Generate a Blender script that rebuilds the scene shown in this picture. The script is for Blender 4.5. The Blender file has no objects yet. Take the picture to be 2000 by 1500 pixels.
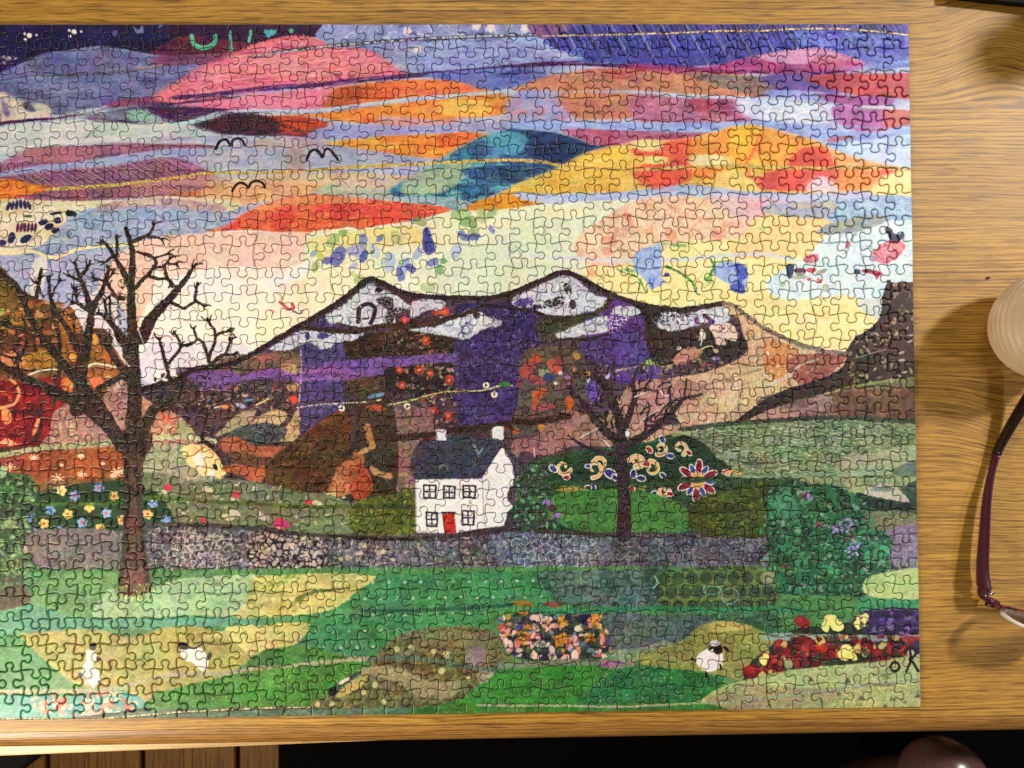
import bpy, bmesh, math, random
import numpy as np
from mathutils import Vector, Matrix, Euler, noise as mnoise

R_ = math.radians
scene = bpy.context.scene
col = scene.collection
random.seed(4)

# ------------------------------------------------------------------ camera (phone held over the table)
FPX = 1450.0
CAM_E = (0.01842, -0.01503, -0.00797)
CAM_C = (-0.29672, -0.26763, 0.52858)
cd = bpy.data.cameras.new("camera")
cam = bpy.data.objects.new("camera", cd); col.objects.link(cam)
cd.sensor_width = 36; cd.lens = 36 * FPX / 2000; cd.clip_start = .01; cd.clip_end = 50
cam.location = CAM_C; cam.rotation_euler = CAM_E
scene.camera = cam
_RM = Euler(CAM_E, 'XYZ').to_matrix()

def at(x, y, z=0.0):
    """point of the place at height z that the photograph shows at pixel x, y (2000 x 1500)"""
    d = _RM @ Vector(((x - 1000) / FPX, -(y - 750) / FPX, -1))
    t = (z - CAM_C[2]) / d.z
    return Vector(CAM_C) + d * t

# ------------------------------------------------------------------ world and lamps (evening room)
w = bpy.data.worlds.new("World"); scene.world = w; w.use_nodes = True
bg = w.node_tree.nodes["Background"]
bg.inputs[0].default_value = (1.0, .86, .70, 1); bg.inputs[1].default_value = .09
scene.view_settings.view_transform = 'Standard'; scene.view_settings.look = 'None'
scene.view_settings.exposure = 0; scene.view_settings.gamma = 1

def lamp(name, loc, aim, power, size, color, shape='DISK'):
    l = bpy.data.lights.new(name, 'AREA'); l.energy = power; l.size = size; l.color = color; l.shape = shape
    o = bpy.data.objects.new(name, l); col.objects.link(o); o.location = loc
    o.rotation_euler = (Vector(aim) - Vector(loc)).to_track_quat('-Z', 'Y').to_euler()
    return o
lamp("table_lamp", (.86, .33, .98), (-.15, -.25, 0), 18.5, .14, (1, .94, .86))
lamp("fill_lamp", (-.45, 2.1, 2.0), (-.35, -.25, 0), 26, 1.0, (1, .96, .91))  # broad fill light, added to even out the brightness over the puzzle
lamp("side_lamp", (-1.02, -.80, .50), (-.66, -.45, 0), 9.5, .16, (1, .86, .66))
lamp("wall_lamp", (.85, -.62, .85), (-.1, -.2, 0), 2.4, .10, (1, .88, .74))

# ------------------------------------------------------------------ helpers
def mesh_obj(name, verts, faces, mat=None, parent=None, smooth=False, uvs=None):
    me = bpy.data.meshes.new(name)
    me.from_pydata([tuple(v) for v in verts], [], faces); me.update()
    if mat: me.materials.append(mat)
    if smooth: me.polygons.foreach_set('use_smooth', [True] * len(me.polygons))
    o = bpy.data.objects.new(name, me); col.objects.link(o)
    if parent: o.parent = parent
    return o
def thing(name, label, cat, loc=(0, 0, 0), group=None):
    o = bpy.data.objects.new(name, None); col.objects.link(o); o.location = loc
    o.empty_display_size = .01
    o['label'] = label; o['category'] = cat
    if group: o['group'] = group
    return o
def rel(parent, pts): return [Vector(p) - parent.location for p in pts]
class NT:
    def __init__(s, name):
        s.m = bpy.data.materials.new(name); s.m.use_nodes = True; s.t = s.m.node_tree; s.n = s.t.nodes
        s.b = s.n["Principled BSDF"]
    def add(s, typ, **k):
        n = s.n.new(typ)
        for a, v in k.items(): setattr(n, a, v)
        return n
    def link(s, a, b): s.t.links.new(a, b)
    def val(s, sock, v):
        if hasattr(v, 'is_output') or isinstance(v, bpy.types.NodeSocket): s.link(v, sock)
        else: sock.default_value = v
    def math(s, op, a, b=None, c=None, clamp=False):
        n = s.add('ShaderNodeMath', operation=op, use_clamp=clamp)
        s.val(n.inputs[0], a)
        if b is not None: s.val(n.inputs[1], b)
        if c is not None: s.val(n.inputs[2], c)
        return n.outputs[0]
    def noise(s, vec, scale, detail=3, rough=.55, dist=0):
        n = s.add('ShaderNodeTexNoise'); s.link(vec, n.inputs['Vector'])
        n.inputs['Scale'].default_value = scale; n.inputs['Detail'].default_value = detail
        n.inputs['Roughness'].default_value = rough; n.inputs['Distortion'].default_value = dist
        return n.outputs[0]
    def xyz(s, x, y, z=0.0):
        n = s.add('ShaderNodeCombineXYZ')
        for i, v in enumerate((x, y, z)): s.val(n.inputs[i], v)
        return n.outputs[0]
    def ramp(s, fac, stops):
        n = s.add('ShaderNodeValToRGB'); s.link(fac, n.inputs[0]); e = n.color_ramp.elements
        while len(e) < len(stops): e.new(.5)
        for k, (p, c) in enumerate(stops):
            e[k].position = p; e[k].color = lin(c) if isinstance(c, str) else (c, c, c, 1)
        return n.outputs[0]
    def mix(s, f, a, b, mode='MIX'):
        n = s.add('ShaderNodeMix', data_type='RGBA', blend_type=mode)
        s.val(n.inputs[0], f); s.val(n.inputs[6], a); s.val(n.inputs[7], b)
        return n.outputs[2]
    def bump(s, h, strength, dist):
        n = s.add('ShaderNodeBump'); n.inputs['Strength'].default_value = strength; n.inputs['Distance'].default_value = dist
        s.link(h, n.inputs['Height']); s.link(n.outputs[0], s.b.inputs['Normal'])
def lin(h):
    c = [int(h[i:i + 2], 16) / 255 for i in (0, 2, 4)]
    return tuple((v / 12.92 if v <= .04045 else ((v + .055) / 1.055) ** 2.4) for v in c) + (1,)
def plain(name, c, rough=.5, metal=0, grain=.12, scale=300, coat=0, spec=.5):
    m = NT(name); tc = m.add('ShaderNodeTexCoord').outputs['Object']
    f = m.noise(tc, scale, 3)
    a = lin(c); k = 1 - grain
    m.link(m.mix(f, tuple(v * k for v in a[:3]) + (1,), tuple(min(1, v * (1 + grain)) for v in a[:3]) + (1,)), m.b.inputs['Base Color'])
    m.b.inputs['Roughness'].default_value = rough; m.b.inputs['Metallic'].default_value = metal
    m.b.inputs['Coat Weight'].default_value = coat; m.b.inputs['Specular IOR Level'].default_value = spec
    return m.m

def wood(name, light, mid, dark, figure=True, along='x', rough=.42, fscale=1.0, shift=0.0, pores=.75):
    m = NT(name)
    tc = m.add('ShaderNodeTexCoord').outputs['Object']
    sp = m.add('ShaderNodeSeparateXYZ'); m.link(tc, sp.inputs[0])
    X, Y, Z = sp.outputs
    if along == 'y': X, Y = Y, X
    Y = m.math('ADD', Y, m.math('MULTIPLY', Z, 1.0))
    if shift: X = m.math('ADD', X, shift)
    yw = Y
    if figure:   # cathedral figure: grain lines arch over a heart
        for (cx, cy, wx, k, sg) in FIG:
            dx = m.math('DIVIDE', m.math('SUBTRACT', X, cx), wx)
            g = m.math('EXPONENT', m.math('MULTIPLY', m.math('MULTIPLY', dx, dx), -1))
            dy = m.math('MULTIPLY', m.math('SUBTRACT', yw, cy), sg)
            up = m.math('MAXIMUM', dy, 0.0)
            # squeeze: lines rise over the heart, and calm down again further away
            fall = m.math('EXPONENT', m.math('MULTIPLY', up, -38.0))
            kk = m.math('MULTIPLY', m.math('MULTIPLY', g, k), fall)
            nw = m.math('DIVIDE', up, m.math('ADD', kk, 1.0))
            yw = m.math('ADD', m.math('MULTIPLY', m.math('SUBTRACT', nw, up), sg), yw)
    lowv = m.xyz(m.math('MULTIPLY', X, 2.5), m.math('MULTIPLY', yw, 9.0))
    low = m.noise(lowv, 2.2 * fscale, 2)
    yd = m.math('ADD', yw, m.math('MULTIPLY', m.math('SUBTRACT', low, .5), .008))
    ringv = m.xyz(m.math('MULTIPLY', X, 3.6), m.math('MULTIPLY', yd, 560.0))
    rings = m.noise(ringv, 1.0 * fscale, 1.5, .5)
    finev = m.xyz(m.math('MULTIPLY', X, 60.0), m.math('MULTIPLY', yd, 1250.0))
    fine = m.noise(finev, 1.0 * fscale, 3, .65)
    dashv = m.xyz(m.math('MULTIPLY', X, 38.0), m.math('MULTIPLY', yd, 900.0))
    dash = m.noise(dashv, 1.0 * fscale, 1.5, .5)
    f = m.math('ADD', m.math('MULTIPLY', rings, .52), m.math('MULTIPLY', fine, .48))
    wv = m.math('SINE', m.math('MULTIPLY', m.math('ADD', yd, m.math('MULTIPLY', low, .006)), 2 * math.pi / .0027))
    f = m.math('ADD', f, m.math('MULTIPLY', m.math('MULTIPLY', wv, .06), m.noise(m.xyz(m.math('MULTIPLY', X, 6.0), m.math('MULTIPLY', Y, 22.0)), 2.0, 2)))
    c = m.ramp(f, [(.33, dark), (.45, mid), (.56, light), (.74, light)])
    zone = m.noise(m.xyz(m.math('MULTIPLY', X, 1.2), m.math('MULTIPLY', Y, 7.0)), 2.6, 3, .6)
    c2 = m.mix(m.math('MULTIPLY', m.ramp(zone, [(.38, 0.0), (.66, 1.0)]), .5), c, lin(mid))
    c2 = m.mix(m.math('MULTIPLY', m.ramp(m.noise(m.xyz(m.math('MULTIPLY', X, 9.0), m.math('MULTIPLY', Y, 60.0)), 2.0, 2), [(.5, 0.0), (.75, 1.0)]), .3), c2, lin(dark))
    pd = m.math('MULTIPLY', m.ramp(dash, [(.34, 1.0), (.46, 0.0)]), m.ramp(zone, [(.35, .45), (.6, 1.0)]))
    c3 = m.mix(m.math('MULTIPLY', pd, pores), c2, lin(dark))
    m.link(c3, m.b.inputs['Base Color'])
    m.b.inputs['Roughness'].default_value = rough
    m.link(m.math('ADD', m.math('MULTIPLY', fine, .18), rough - .09), m.b.inputs['Roughness'])
    m.bump(m.math('SUBTRACT', fine, m.math('MULTIPLY', pd, .6)), .12, .0006)
    return m.m
_h = at(1958, 212)
_h2 = at(2010, 735)
FIG = ((_h.x + .2, _h.y + .75, .030, 3.4, 1.0), (_h2.x + .19, _h2.y + .754, .030, 2.2, -1.0))

# ------------------------------------------------------------------ table, board, floor, rug
M_oak = wood("oak_veneer", "c4973f", "9c7028", "4a3010", rough=.5)
M_edge = wood("oak_edge", "b08242", "8a5f28", "452a10", figure=False, shift=.3)
M_pine = wood("pine_board", "dcc08c", "cca870", "a47c48", figure=False, pores=.3)
M_floor = wood("floor_oak", "94682c", "7c5422", "442c10", figure=False, along='y', fscale=.5)
Z0 = 0.0
TX0, TX1, TYB = -.95, .62, .55
# front edge line of the table: two photographed points on the rounded nose
pL, pR = at(0, 1430), at(2000, 1397)
def nose_y(x): return pL.y + (pR.y - pL.y) * (x - pL.x) / (pR.x - pL.x)
table = thing("wooden_table", "long oak table with a rounded front edge under the jigsaw puzzle", "table", (-.2, 0, -.75))
def slab(name, prof, x0, x1, mat, parent, n=24):
    """profile (offset from the nose line, z) swept along the table front"""
    vs, fs = [], []
    for i in range(n + 1):
        x = x0 + (x1 - x0) * i / n
        for (o, z) in prof: vs.append((x, nose_y(x) + o, z))
    k = len(prof)
    for i in range(n):
        for j in range(k):
            a, b = i * k + j, i * k + (j + 1) % k
            fs.append((a, b, b + k, a + k))
    fs += [tuple(range(k)), tuple(reversed(range(n * k, n * k + k)))]
    o = mesh_obj(name, rel(parent, vs), fs, mat, parent)
    bm = bmesh.new(); bm.from_mesh(o.data); bmesh.ops.recalc_face_normals(bm, faces=bm.faces); bm.to_mesh(o.data); bm.free()
    return o
top = [(.0, Z0), (.0, Z0 - .022), (1.0, Z0 - .022), (1.0, Z0)]
o = slab("tabletop", top, TX0, TX1, M_oak, table)
rr = .0125
nose = [(-.0004, Z0)] + [(-.002 - rr * math.sin(R_(a)), Z0 - rr * (1 - math.cos(R_(a)))) for a in range(0, 91, 10)] + [(-.002 - rr, Z0 - .016), (-.002 - rr + .003, Z0 - .022), (-.0004, Z0 - .022)]
o = slab("front_edge", nose, TX0, TX1, M_edge, table)
for p in o.data.polygons: p.use_smooth = True
if hasattr(o.data, 'set_sharp_from_angle'): o.data.set_sharp_from_angle(angle=R_(35))
rail = [(.02, Z0 - .023), (.02, Z0 - .09), (.04, Z0 - .09), (.04, Z0 - .023)]
slab("apron", rail, TX0 + .05, TX1 - .05, M_edge, table, 4)
for (lx, ly) in ((TX0 + .05, .02), (TX1 - .11, .02), (TX0 + .05, .9), (TX1 - .11, .9)):
    x = lx; y = nose_y(x) + ly
    vs = [(x + a, y + b, z) for z in (-.75, Z0 - .0235) for a, b in ((.01, .01), (.05, .01), (.05, .05), (.01, .05))]
    if ly < .1: vs = [(v[0], v[1] + .021, v[2]) for v in vs]
    mesh_obj("leg", rel(table, vs), [(0, 3, 2, 1), (4, 5, 6, 7), (0, 1, 5, 4), (1, 2, 6, 5), (2, 3, 7, 6), (3, 0, 4, 7)], M_edge, table)

def prism(name, poly, z0, z1, mat, parent=None, bev=.001):
    n = len(poly); off = parent.location if parent else Vector((0, 0, 0))
    vs = [(p[0] - off.x, p[1] - off.y, z0 - off.z) for p in poly] + [(p[0] - off.x, p[1] - off.y, z1 - off.z) for p in poly]
    fs = [tuple(reversed(range(n))), tuple(range(n, 2 * n))] + [(i, (i + 1) % n, (i + 1) % n + n, i + n) for i in range(n)]
    o = mesh_obj(name, vs, fs, mat, parent)
    bm = bmesh.new(); bm.from_mesh(o.data); bmesh.ops.recalc_face_normals(bm, faces=bm.faces)
    if bev:
        bmesh.ops.bevel(bm, geom=bm.edges[:], offset=bev, segments=2, affect='EDGES', profile=.6)
    bm.to_mesh(o.data); bm.free()
    return o
zb = -.034
b0, b1, b2 = at(-260, 1489, zb), at(0, 1477, zb), at(860, 1442, zb)
board = prism("pine_board", [(b0.x, b0.y), (b1.x, b1.y), (b2.x, b2.y), (b2.x, b2.y + .12), (b0.x, b0.y + .12)], zb - .012, zb, M_pine, None, .0012)
board['label'] = "pale pine board slid under the table, its edge showing along the lower left"; board['category'] = "board"

FZ = -.75
fl = mesh_obj("floor", [(-3, -3, FZ - .02), (3, -3, FZ - .02), (3, 3, FZ - .02), (-3, 3, FZ - .02)], [(0, 1, 2, 3)], plain("floor_underlay", "120c08", .9))
fl['kind'] = 'structure'
gx = [at(v, 1490, FZ).x for v in (92, 278, 466)]
pw = gx[1] - gx[0]
tmpl = None
for k in range(-9, 12):
    x = gx[0] + pw * k
    if tmpl is None:
        vs = []; g = .0035; b = .002
        for (ins, z) in ((0, -.0195), (0, -b), (b, 0)):
            vs += [(g + ins, -1.5 + ins, z), (pw - g - ins, -1.5 + ins, z), (pw - g - ins, 1.5 - ins, z), (g + ins, 1.5 - ins, z)]
        fs = [(8, 9, 10, 11)] + [(r + i, r + (i + 1) % 4, r + 4 + (i + 1) % 4, r + 4 + i) for r in (0, 4) for i in range(4)]
        o = mesh_obj("floorboard", vs, fs, M_floor); tmpl = o.data
    else:
        o = bpy.data.objects.new("floorboard", tmpl); col.objects.link(o)
    o.parent = fl; o.location = (x, -.6, FZ + random.uniform(-.0006, .0006))
# dark wool rug
rx = at(545, 1490, FZ).x
M_rug = NT("black_wool"); tc = M_rug.add('ShaderNodeTexCoord').outputs['Object']; f = M_rug.noise(tc, 260, 4, .7)
M_rug.link(M_rug.ramp(f, [(.3, "050506"), (.7, "0e0d10")]), M_rug.b.inputs['Base Color']); M_rug.b.inputs['Roughness'].default_value = 1; M_rug.b.inputs['Specular IOR Level'].default_value = .1
M_rug.bump(f, .8, .004)
def bumpy_sheet(name, x0, y0, x1, y1, z, th, mat, nx=60, ny=60):
    vs, fs = [], []
    for j in range(ny + 1):
        for i in range(nx + 1):
            x, y = x0 + (x1 - x0) * i / nx, y0 + (y1 - y0) * j / ny
            e = min(i, j, nx - i, ny - j)
            vs.append((x, y, z + (th if e else .001) + .0015 * mnoise.noise((x * 30, y * 30, 0)) * (e > 0)))
    for j in range(ny):
        for i in range(nx):
            a = j * (nx + 1) + i; fs.append((a, a + 1, a + nx + 2, a + nx + 1))
    return mesh_obj(name, vs, fs, mat, None, True)
rug = bumpy_sheet("dark_rug", rx, -1.6, rx + 2.0, -.36, FZ + .0006, .008, M_rug.m)
rug['label'] = "black wool rug over the floorboards beyond the front edge of the table"; rug['category'] = "rug"
# plain dark block, only its corner in view, lower left
c0, c1, c2 = at(62, 1478, FZ + .09), at(20, 1502, FZ + .09), at(-160, 1502, FZ + .09)
blockp = [(c0.x, c0.y), (c1.x, c1.y - .02), (c2.x, c2.y - .06), (c2.x - .05, c0.y + .12), (c0.x - .01, c0.y + .12)]
bag = thing("dark_block", "dark block on the floor below the pale board at the left", "bag", (c0.x - .1, c0.y, FZ))
M_block = plain("dark_matt", "14100e", .9, scale=900)
prism("body", blockp, FZ + .002, FZ + .09, M_block, bag, .012)

# ---------------------------------------------------------------- print on the puzzle: a small painting engine
# (patches of cloth, threads, flowers) that fills one colour picture for the flat print on the pieces
class Print:
    def __init__(s, W, H, T, S):
        s.W, s.H, s.T, s.S = W, H, T, S
        s.A = np.zeros((H, W, 3), np.float32)
        s.rng = np.random.RandomState(7)
        s.tab = s.rng.rand(256, 256).astype(np.float32)
        yy, xx = np.mgrid[0:H, 0:W].astype(np.float32)
        s.X, s.Y = xx / S, yy / S
        b = (slice(0, H), slice(0, W))
        s.wx = s.noise(b, 9, 9, 0, 11, 2) * .7 + s.noise(b, 3, 3, 0, 12, 1) * .5 - .6
        s.wy = s.noise(b, 9, 9, 0, 13, 2) * .7 + s.noise(b, 3, 3, 0, 14, 1) * .5 - .6
    def noise(s, b, sx, sy, ang, seed, octv=3):
        X, Y = s.X[b], s.Y[b]
        c, n = math.cos(math.radians(ang)), math.sin(math.radians(ang))
        U, V = (X * c + Y * n) / sx + seed * 17.3, (-X * n + Y * c) / sy + seed * 9.7
        out, amp, tot = 0, 1., 0.
        for o in range(octv):
            i, j = np.floor(U), np.floor(V)
            fu, fv = U - i, V - j
            fu, fv = fu * fu * (3 - 2 * fu), fv * fv * (3 - 2 * fv)
            i, j = i.astype(np.int32) & 255, j.astype(np.int32) & 255
            i2, j2 = (i + 1) & 255, (j + 1) & 255
            t = s.tab
            v = (t[j, i] * (1 - fu) + t[j, i2] * fu) * (1 - fv) + (t[j2, i] * (1 - fu) + t[j2, i2] * fu) * fv
            out = out + v * amp; tot += amp; amp *= .6
            U, V = U * 2.03 + 31.7, V * 2.03 + 11.3
        return out / tot
    @staticmethod
    def pts(p):
        if isinstance(p, str):
            p = [tuple(float(v) for v in q.split(',')) for q in p.split()]
        return np.array(p, float)
    @staticmethod
    def rgb(h):
        return np.array([int(h[i:i + 2], 16) / 255 for i in (0, 2, 4)], np.float32)
    @staticmethod
    def smooth(P, closed, n=5):
        m = len(P); out = []
        R = range(m if closed else m - 1)
        for i in R:
            if closed: a, b, c, d = P[(i - 1) % m], P[i], P[(i + 1) % m], P[(i + 2) % m]
            else: a, b, c, d = P[max(i - 1, 0)], P[i], P[i + 1], P[min(i + 2, m - 1)]
            for k in range(n):
                t = k / n
                out.append(.5 * ((2 * b) + (c - a) * t + (2 * a - 5 * b + 4 * c - d) * t * t + (3 * b - a - 3 * c + d) * t ** 3))
        if not closed: out.append(P[-1])
        return np.array(out)
    def box(s, P, pad):
        x0, y0 = np.floor(P.min(0) - pad).astype(int); x1, y1 = np.ceil(P.max(0) + pad).astype(int) + 1
        x0, y0, x1, y1 = max(x0, 0), max(y0, 0), min(x1, s.W), min(y1, s.H)
        return None if x1 - x0 < 2 or y1 - y0 < 2 else (slice(y0, y1), slice(x0, x1))
    def mask(s, p, sm=True, rag=1.3, soft=1, feather=0):
        P = s.T(s.pts(p))
        if sm: P = s.smooth(P, True)
        b = s.box(P, 5 + rag * 2)
        if b is None: return None, None
        y0, x0 = b[0].start, b[1].start; h, w = b[0].stop - y0, b[1].stop - x0
        M = np.zeros((h, w + 1), np.float32)
        Q = np.roll(P, -1, 0)
        for sub in (.25, .75):
            ys = np.arange(h) + y0 + sub - .5
            for (ax, ay), (bx, by) in zip(P, Q):
                if ay == by: continue
                lo, hi = min(ay, by), max(ay, by)
                r0 = max(int(math.ceil(lo - ys[0])), 0); r1 = min(int(math.ceil(hi - ys[0])), h)
                if r1 <= r0: continue
                rr = np.arange(r0, r1)
                xc = ax + (ys[rr] - ay) * (bx - ax) / (by - ay) - x0 + .5
                xc = np.clip(xc, 0, w - 1e-3)
                k = xc.astype(int); f = xc - k
                sg = 1. if by > ay else -1.
                M[rr, k] += sg * (1 - f) * .5
                M[rr, np.minimum(k + 1, w)] += sg * f * .5
        M = np.abs(np.cumsum(M, 1)[:, :w]).clip(0, 1)
        if rag > 0:
            ii = np.clip(np.arange(h)[:, None] + s.wy[b] * rag * 2 * s.S, 0, h - 1).astype(np.int32)
            jj = np.clip(np.arange(w)[None, :] + s.wx[b] * rag * 2 * s.S, 0, w - 1).astype(np.int32)
            M = M[ii, jj]
        for _ in range(int(soft)): M = s.blur(M)
        if feather and min(h, w) > 14:
            n = feather * 3 if min(h, w) > 40 else feather
            Mb = M
            for _ in range(n): Mb = s.blur(Mb)
            M = np.clip((Mb - .5) * 1.5 + .5 + (s.noise(b, 5, 5, 0, 51, 3) - .5) * 5.5 * Mb * (1 - Mb), 0, 1)
        return b, M
    @staticmethod
    def blur(M):
        M = np.pad(M, 1, mode='edge')
        M = (M[:-2] + 2 * M[1:-1] + M[2:]) / 4
        return (M[:, :-2] + 2 * M[:, 1:-1] + M[:, 2:]) / 4
    def cmap(s, t, cols):
        C = np.array([s.rgb(c) for c in cols.split()])
        if len(C) == 1: return C[0]
        t = np.clip(t, 0, .9999) * (len(C) - 1)
        i = t.astype(np.int32); f = (t - i)[..., None]
        return C[i] * (1 - f) + C[i + 1] * f
    def put(s, b, M, col, op=1.):
        M = (M * op)[..., None]
        s.A[b] = s.A[b] * (1 - M) + col * M
    # patch of cloth; colours follow noise, or a ramp g=(x0,y0,x1,y1) with noise on it
    def P(s, p, cols, sc=14, asp=1., ang=0, con=1.8, g=None, gn=.35, grain=.05, op=1., sm=True, rag=1.3, soft=1, seed=None, ft=None):
        b, M = s.mask(p, sm, rag, soft, (2 if sm else 0) if ft is None else ft)
        if b is None: return
        seed = seed if seed is not None else s.rng.randint(1, 90)
        t = (s.noise(b, sc * asp, sc, ang, seed, 4) - .5) * con
        if g is not None:
            gx, gy = g[2] - g[0], g[3] - g[1]; L = gx * gx + gy * gy
            px, py = s.T(np.array([[g[0], g[1]]]))[0]
            t = ((s.X[b] * s.S - px) * gx + (s.Y[b] * s.S - py) * gy) / (L * s.S) + t * gn
        else: t = t + .5
        col = s.cmap(t, cols)
        gr = (s.noise(b, 1.6, 1.6, 0, seed + 3, 2) - .5) * 2 * grain + (s.noise(b, 4, 4, 0, seed + 5, 2) - .5) * 1.6 * grain
        s.put(b, M, np.clip(col + gr[..., None], 0, 1), op)
    # thread, rope or branch; w0->w1 width, bead = broken by noise
    def L(s, p, w, col, w1=None, sm=True, rag=.7, bead=0., op=1., cols2=None, soft=.7):
        P = s.T(s.pts(p)); S = s.S
        if sm and len(P) > 2: P = s.smooth(P, False, 5)
        w1 = w if w1 is None else w1
        n = len(P); seg = np.linalg.norm(np.diff(P, axis=0), axis=1); cum = np.concatenate([[0], np.cumsum(seg)]); tot = max(cum[-1], 1e-6)
        step = max(1, min(n - 1, int(math.ceil((n - 1) / max(1, tot / 90)))))
        for a in range(0, n - 1, step):
            e = min(a + step, n - 1)
            b = s.box(P[a:e + 1], (max(w, w1) + rag + 3) * S)
            if b is None: continue
            gx = s.X[b] * S + s.wx[b] * rag * 2 * S; gy = s.Y[b] * S + s.wy[b] * rag * 2 * S
            D = np.full(gx.shape, 1e9, np.float32); Rr = np.zeros_like(D)
            for k in range(a, e):
                A_, B_ = P[k], P[k + 1]; d = B_ - A_; l2 = max(d @ d, 1e-9)
                t = np.clip(((gx - A_[0]) * d[0] + (gy - A_[1]) * d[1]) / l2, 0, 1)
                dd = np.hypot(gx - A_[0] - t * d[0], gy - A_[1] - t * d[1])
                r = (w + (w1 - w) * (cum[k] + t * seg[k]) / tot) * .5 * S
                m = dd - r < D - Rr
                D = np.where(m, dd, D); Rr = np.where(m, r, Rr)
            M = np.clip((Rr - D) / (soft * S) + .5, 0, 1)
            if bead: M = M * (1 - bead + bead * np.clip((s.noise(b, 2.6, 2.6, 0, 5, 1) - .38) * 5, 0, 1))
            c = s.rgb(col) if cols2 is None else s.cmap((s.noise(b, 2.6, 2.6, 0, 21, 2) - .5) * 2.2 + .5, col + ' ' + cols2)
            s.put(b, M, c, op)
    def D(s, x, y, r, col, ry=None, ang=0, op=1., rag=.3):
        ry = r if ry is None else ry
        P = s.T(np.array([[x, y]])); b = s.box(P, (max(r, ry) + 2) * s.S)
        if b is None: return
        gx = s.X[b] * s.S - P[0, 0] + s.wx[b] * rag * s.S; gy = s.Y[b] * s.S - P[0, 1] + s.wy[b] * rag * s.S
        c, n = math.cos(math.radians(ang)), math.sin(math.radians(ang))
        u, v = (gx * c + gy * n) / (r * s.S), (-gx * n + gy * c) / (ry * s.S)
        s.put(b, np.clip((1 - np.hypot(u, v)) * min(r, ry) * s.S / 1.2 + .5, 0, 1), s.rgb(col), op)
    def F(s, x, y, r, pet, cen, n=5, rot=0, pw=.42, cr=.3):      # flower of n petals
        for k in range(n):
            a = math.radians(rot + 360 * k / n)
            s.D(x + math.cos(a) * r * .62, y + math.sin(a) * r * .62, r * .45, pet, r * pw, rot + 360 * k / n)
        s.D(x, y, r * cr, cen)
    # scatter of leaf or petal shaped dabs inside a patch
    def B(s, p, cols, n, r0, r1, asp=.6, ang=None, op=.9, rag=.8, sm=True):
        b, M = s.mask(p, sm, 0, 0)
        if b is None: return
        h, w = M.shape; cols = cols.split(); R = s.rng
        got = 0; it = 0
        while got < n and it < n * 12:
            it += 1
            i, j = R.randint(h), R.randint(w)
            if M[i, j] < .5: continue
            got += 1
            r = R.uniform(r0, r1); a = R.uniform(0, 180) if ang is None else ang + R.uniform(-25, 25)
            bb = s.box(np.array([[j + b[1].start, i + b[0].start]]), (r + 2) * s.S)
            if bb is None: continue
            gx = s.X[bb] * s.S - (j + b[1].start) + s.wx[bb] * rag * s.S; gy = s.Y[bb] * s.S - (i + b[0].start) + s.wy[bb] * rag * s.S
            c, nn = math.cos(math.radians(a)), math.sin(math.radians(a))
            u, v = (gx * c + gy * nn) / (r * s.S), (-gx * nn + gy * c) / (r * asp * s.S)
            m = np.clip((1 - np.hypot(u, v)) * r * asp * s.S / 1.2 + .5, 0, 1)
            y0, x0 = bb[0].start - b[0].start, bb[1].start - b[1].start
            yy = np.clip(np.arange(m.shape[0]) + y0, 0, h - 1); xx = np.clip(np.arange(m.shape[1]) + x0, 0, w - 1)
            m = m * M[yy][:, xx]
            s.put(bb, m, s.rgb(cols[R.randint(len(cols))]), op)
    # crackle: light veins round stones
    def V(s, p, cell, col, wd=.12, op=.9, seed=1, sm=True, fill=None, thr=None):
        b, M = s.mask(p, sm, 1.3, 1)
        if b is None: return
        X, Y = s.X[b] / cell + s.wx[b] * .15, s.Y[b] / cell + s.wy[b] * .15
        i, j = np.floor(X), np.floor(Y); F1 = np.full(X.shape, 9., np.float32); F2 = F1.copy(); ID = np.zeros(X.shape, np.float32)
        for di in (-1, 0, 1):
            for dj in (-1, 0, 1):
                a, c = (i + di).astype(np.int32), (j + dj).astype(np.int32)
                r1 = s.tab[(c + seed * 7) & 255, a & 255]; r2 = s.tab[(c + 91) & 255, (a + 37 + seed) & 255]
                d = np.hypot(X - a - r1, Y - c - r2)
                m = d < F1; F2 = np.where(m, F1, np.minimum(F2, d)); ID = np.where(m, r1 + r2, ID); F1 = np.where(m, d, F1)
        if fill: s.put(b, M, s.cmap(np.mod(ID * 3.7, 1), fill), op)
        E_ = np.clip((wd - (F2 - F1)) / wd * 1.6, 0, 1)
        if thr is not None: E_ = E_ * np.clip((s.noise(b, 16, 16, 0, seed + 40, 2) - thr) * 8, 0, 1)
        s.put(b, M * E_, s.rgb(col), op)
    def R(s, p, per, ang, col, duty=.5, op=.5, sm=True, wob=1.):  # stripes
        b, M = s.mask(p, sm, 1.3, 1)
        if b is None: return
        c, n = math.cos(math.radians(ang)), math.sin(math.radians(ang))
        v = (-s.X[b] * n + s.Y[b] * c + (s.noise(b, 20, 6, ang, 33, 2) - .5) * wob * 3) / per
        t = np.abs(np.mod(v, 1) - .5) * 2
        k = np.clip((duty - t) * per * s.S * .5 + .5, 0, 1) * (.55 + .45 * s.noise(b, 9, 3, ang, 34, 2) * 2).clip(0, 1)
        s.put(b, M * k, s.rgb(col), op)
    def K(s, p, sp, r, col, op=.8, ox=0, oy=0, sm=True):          # polka dots
        b, M = s.mask(p, sm, 0, 1)
        if b is None: return
        X, Y = (s.X[b] + ox) / sp, (s.Y[b] + oy) / sp
        X = X + .5 * np.mod(np.floor(Y), 2)
        d = np.hypot(np.mod(X, 1) - .5, np.mod(Y, 1) - .5) * sp
        s.put(b, M * np.clip((r - d) * 1.2 + .5, 0, 1), s.rgb(col), op)
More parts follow.
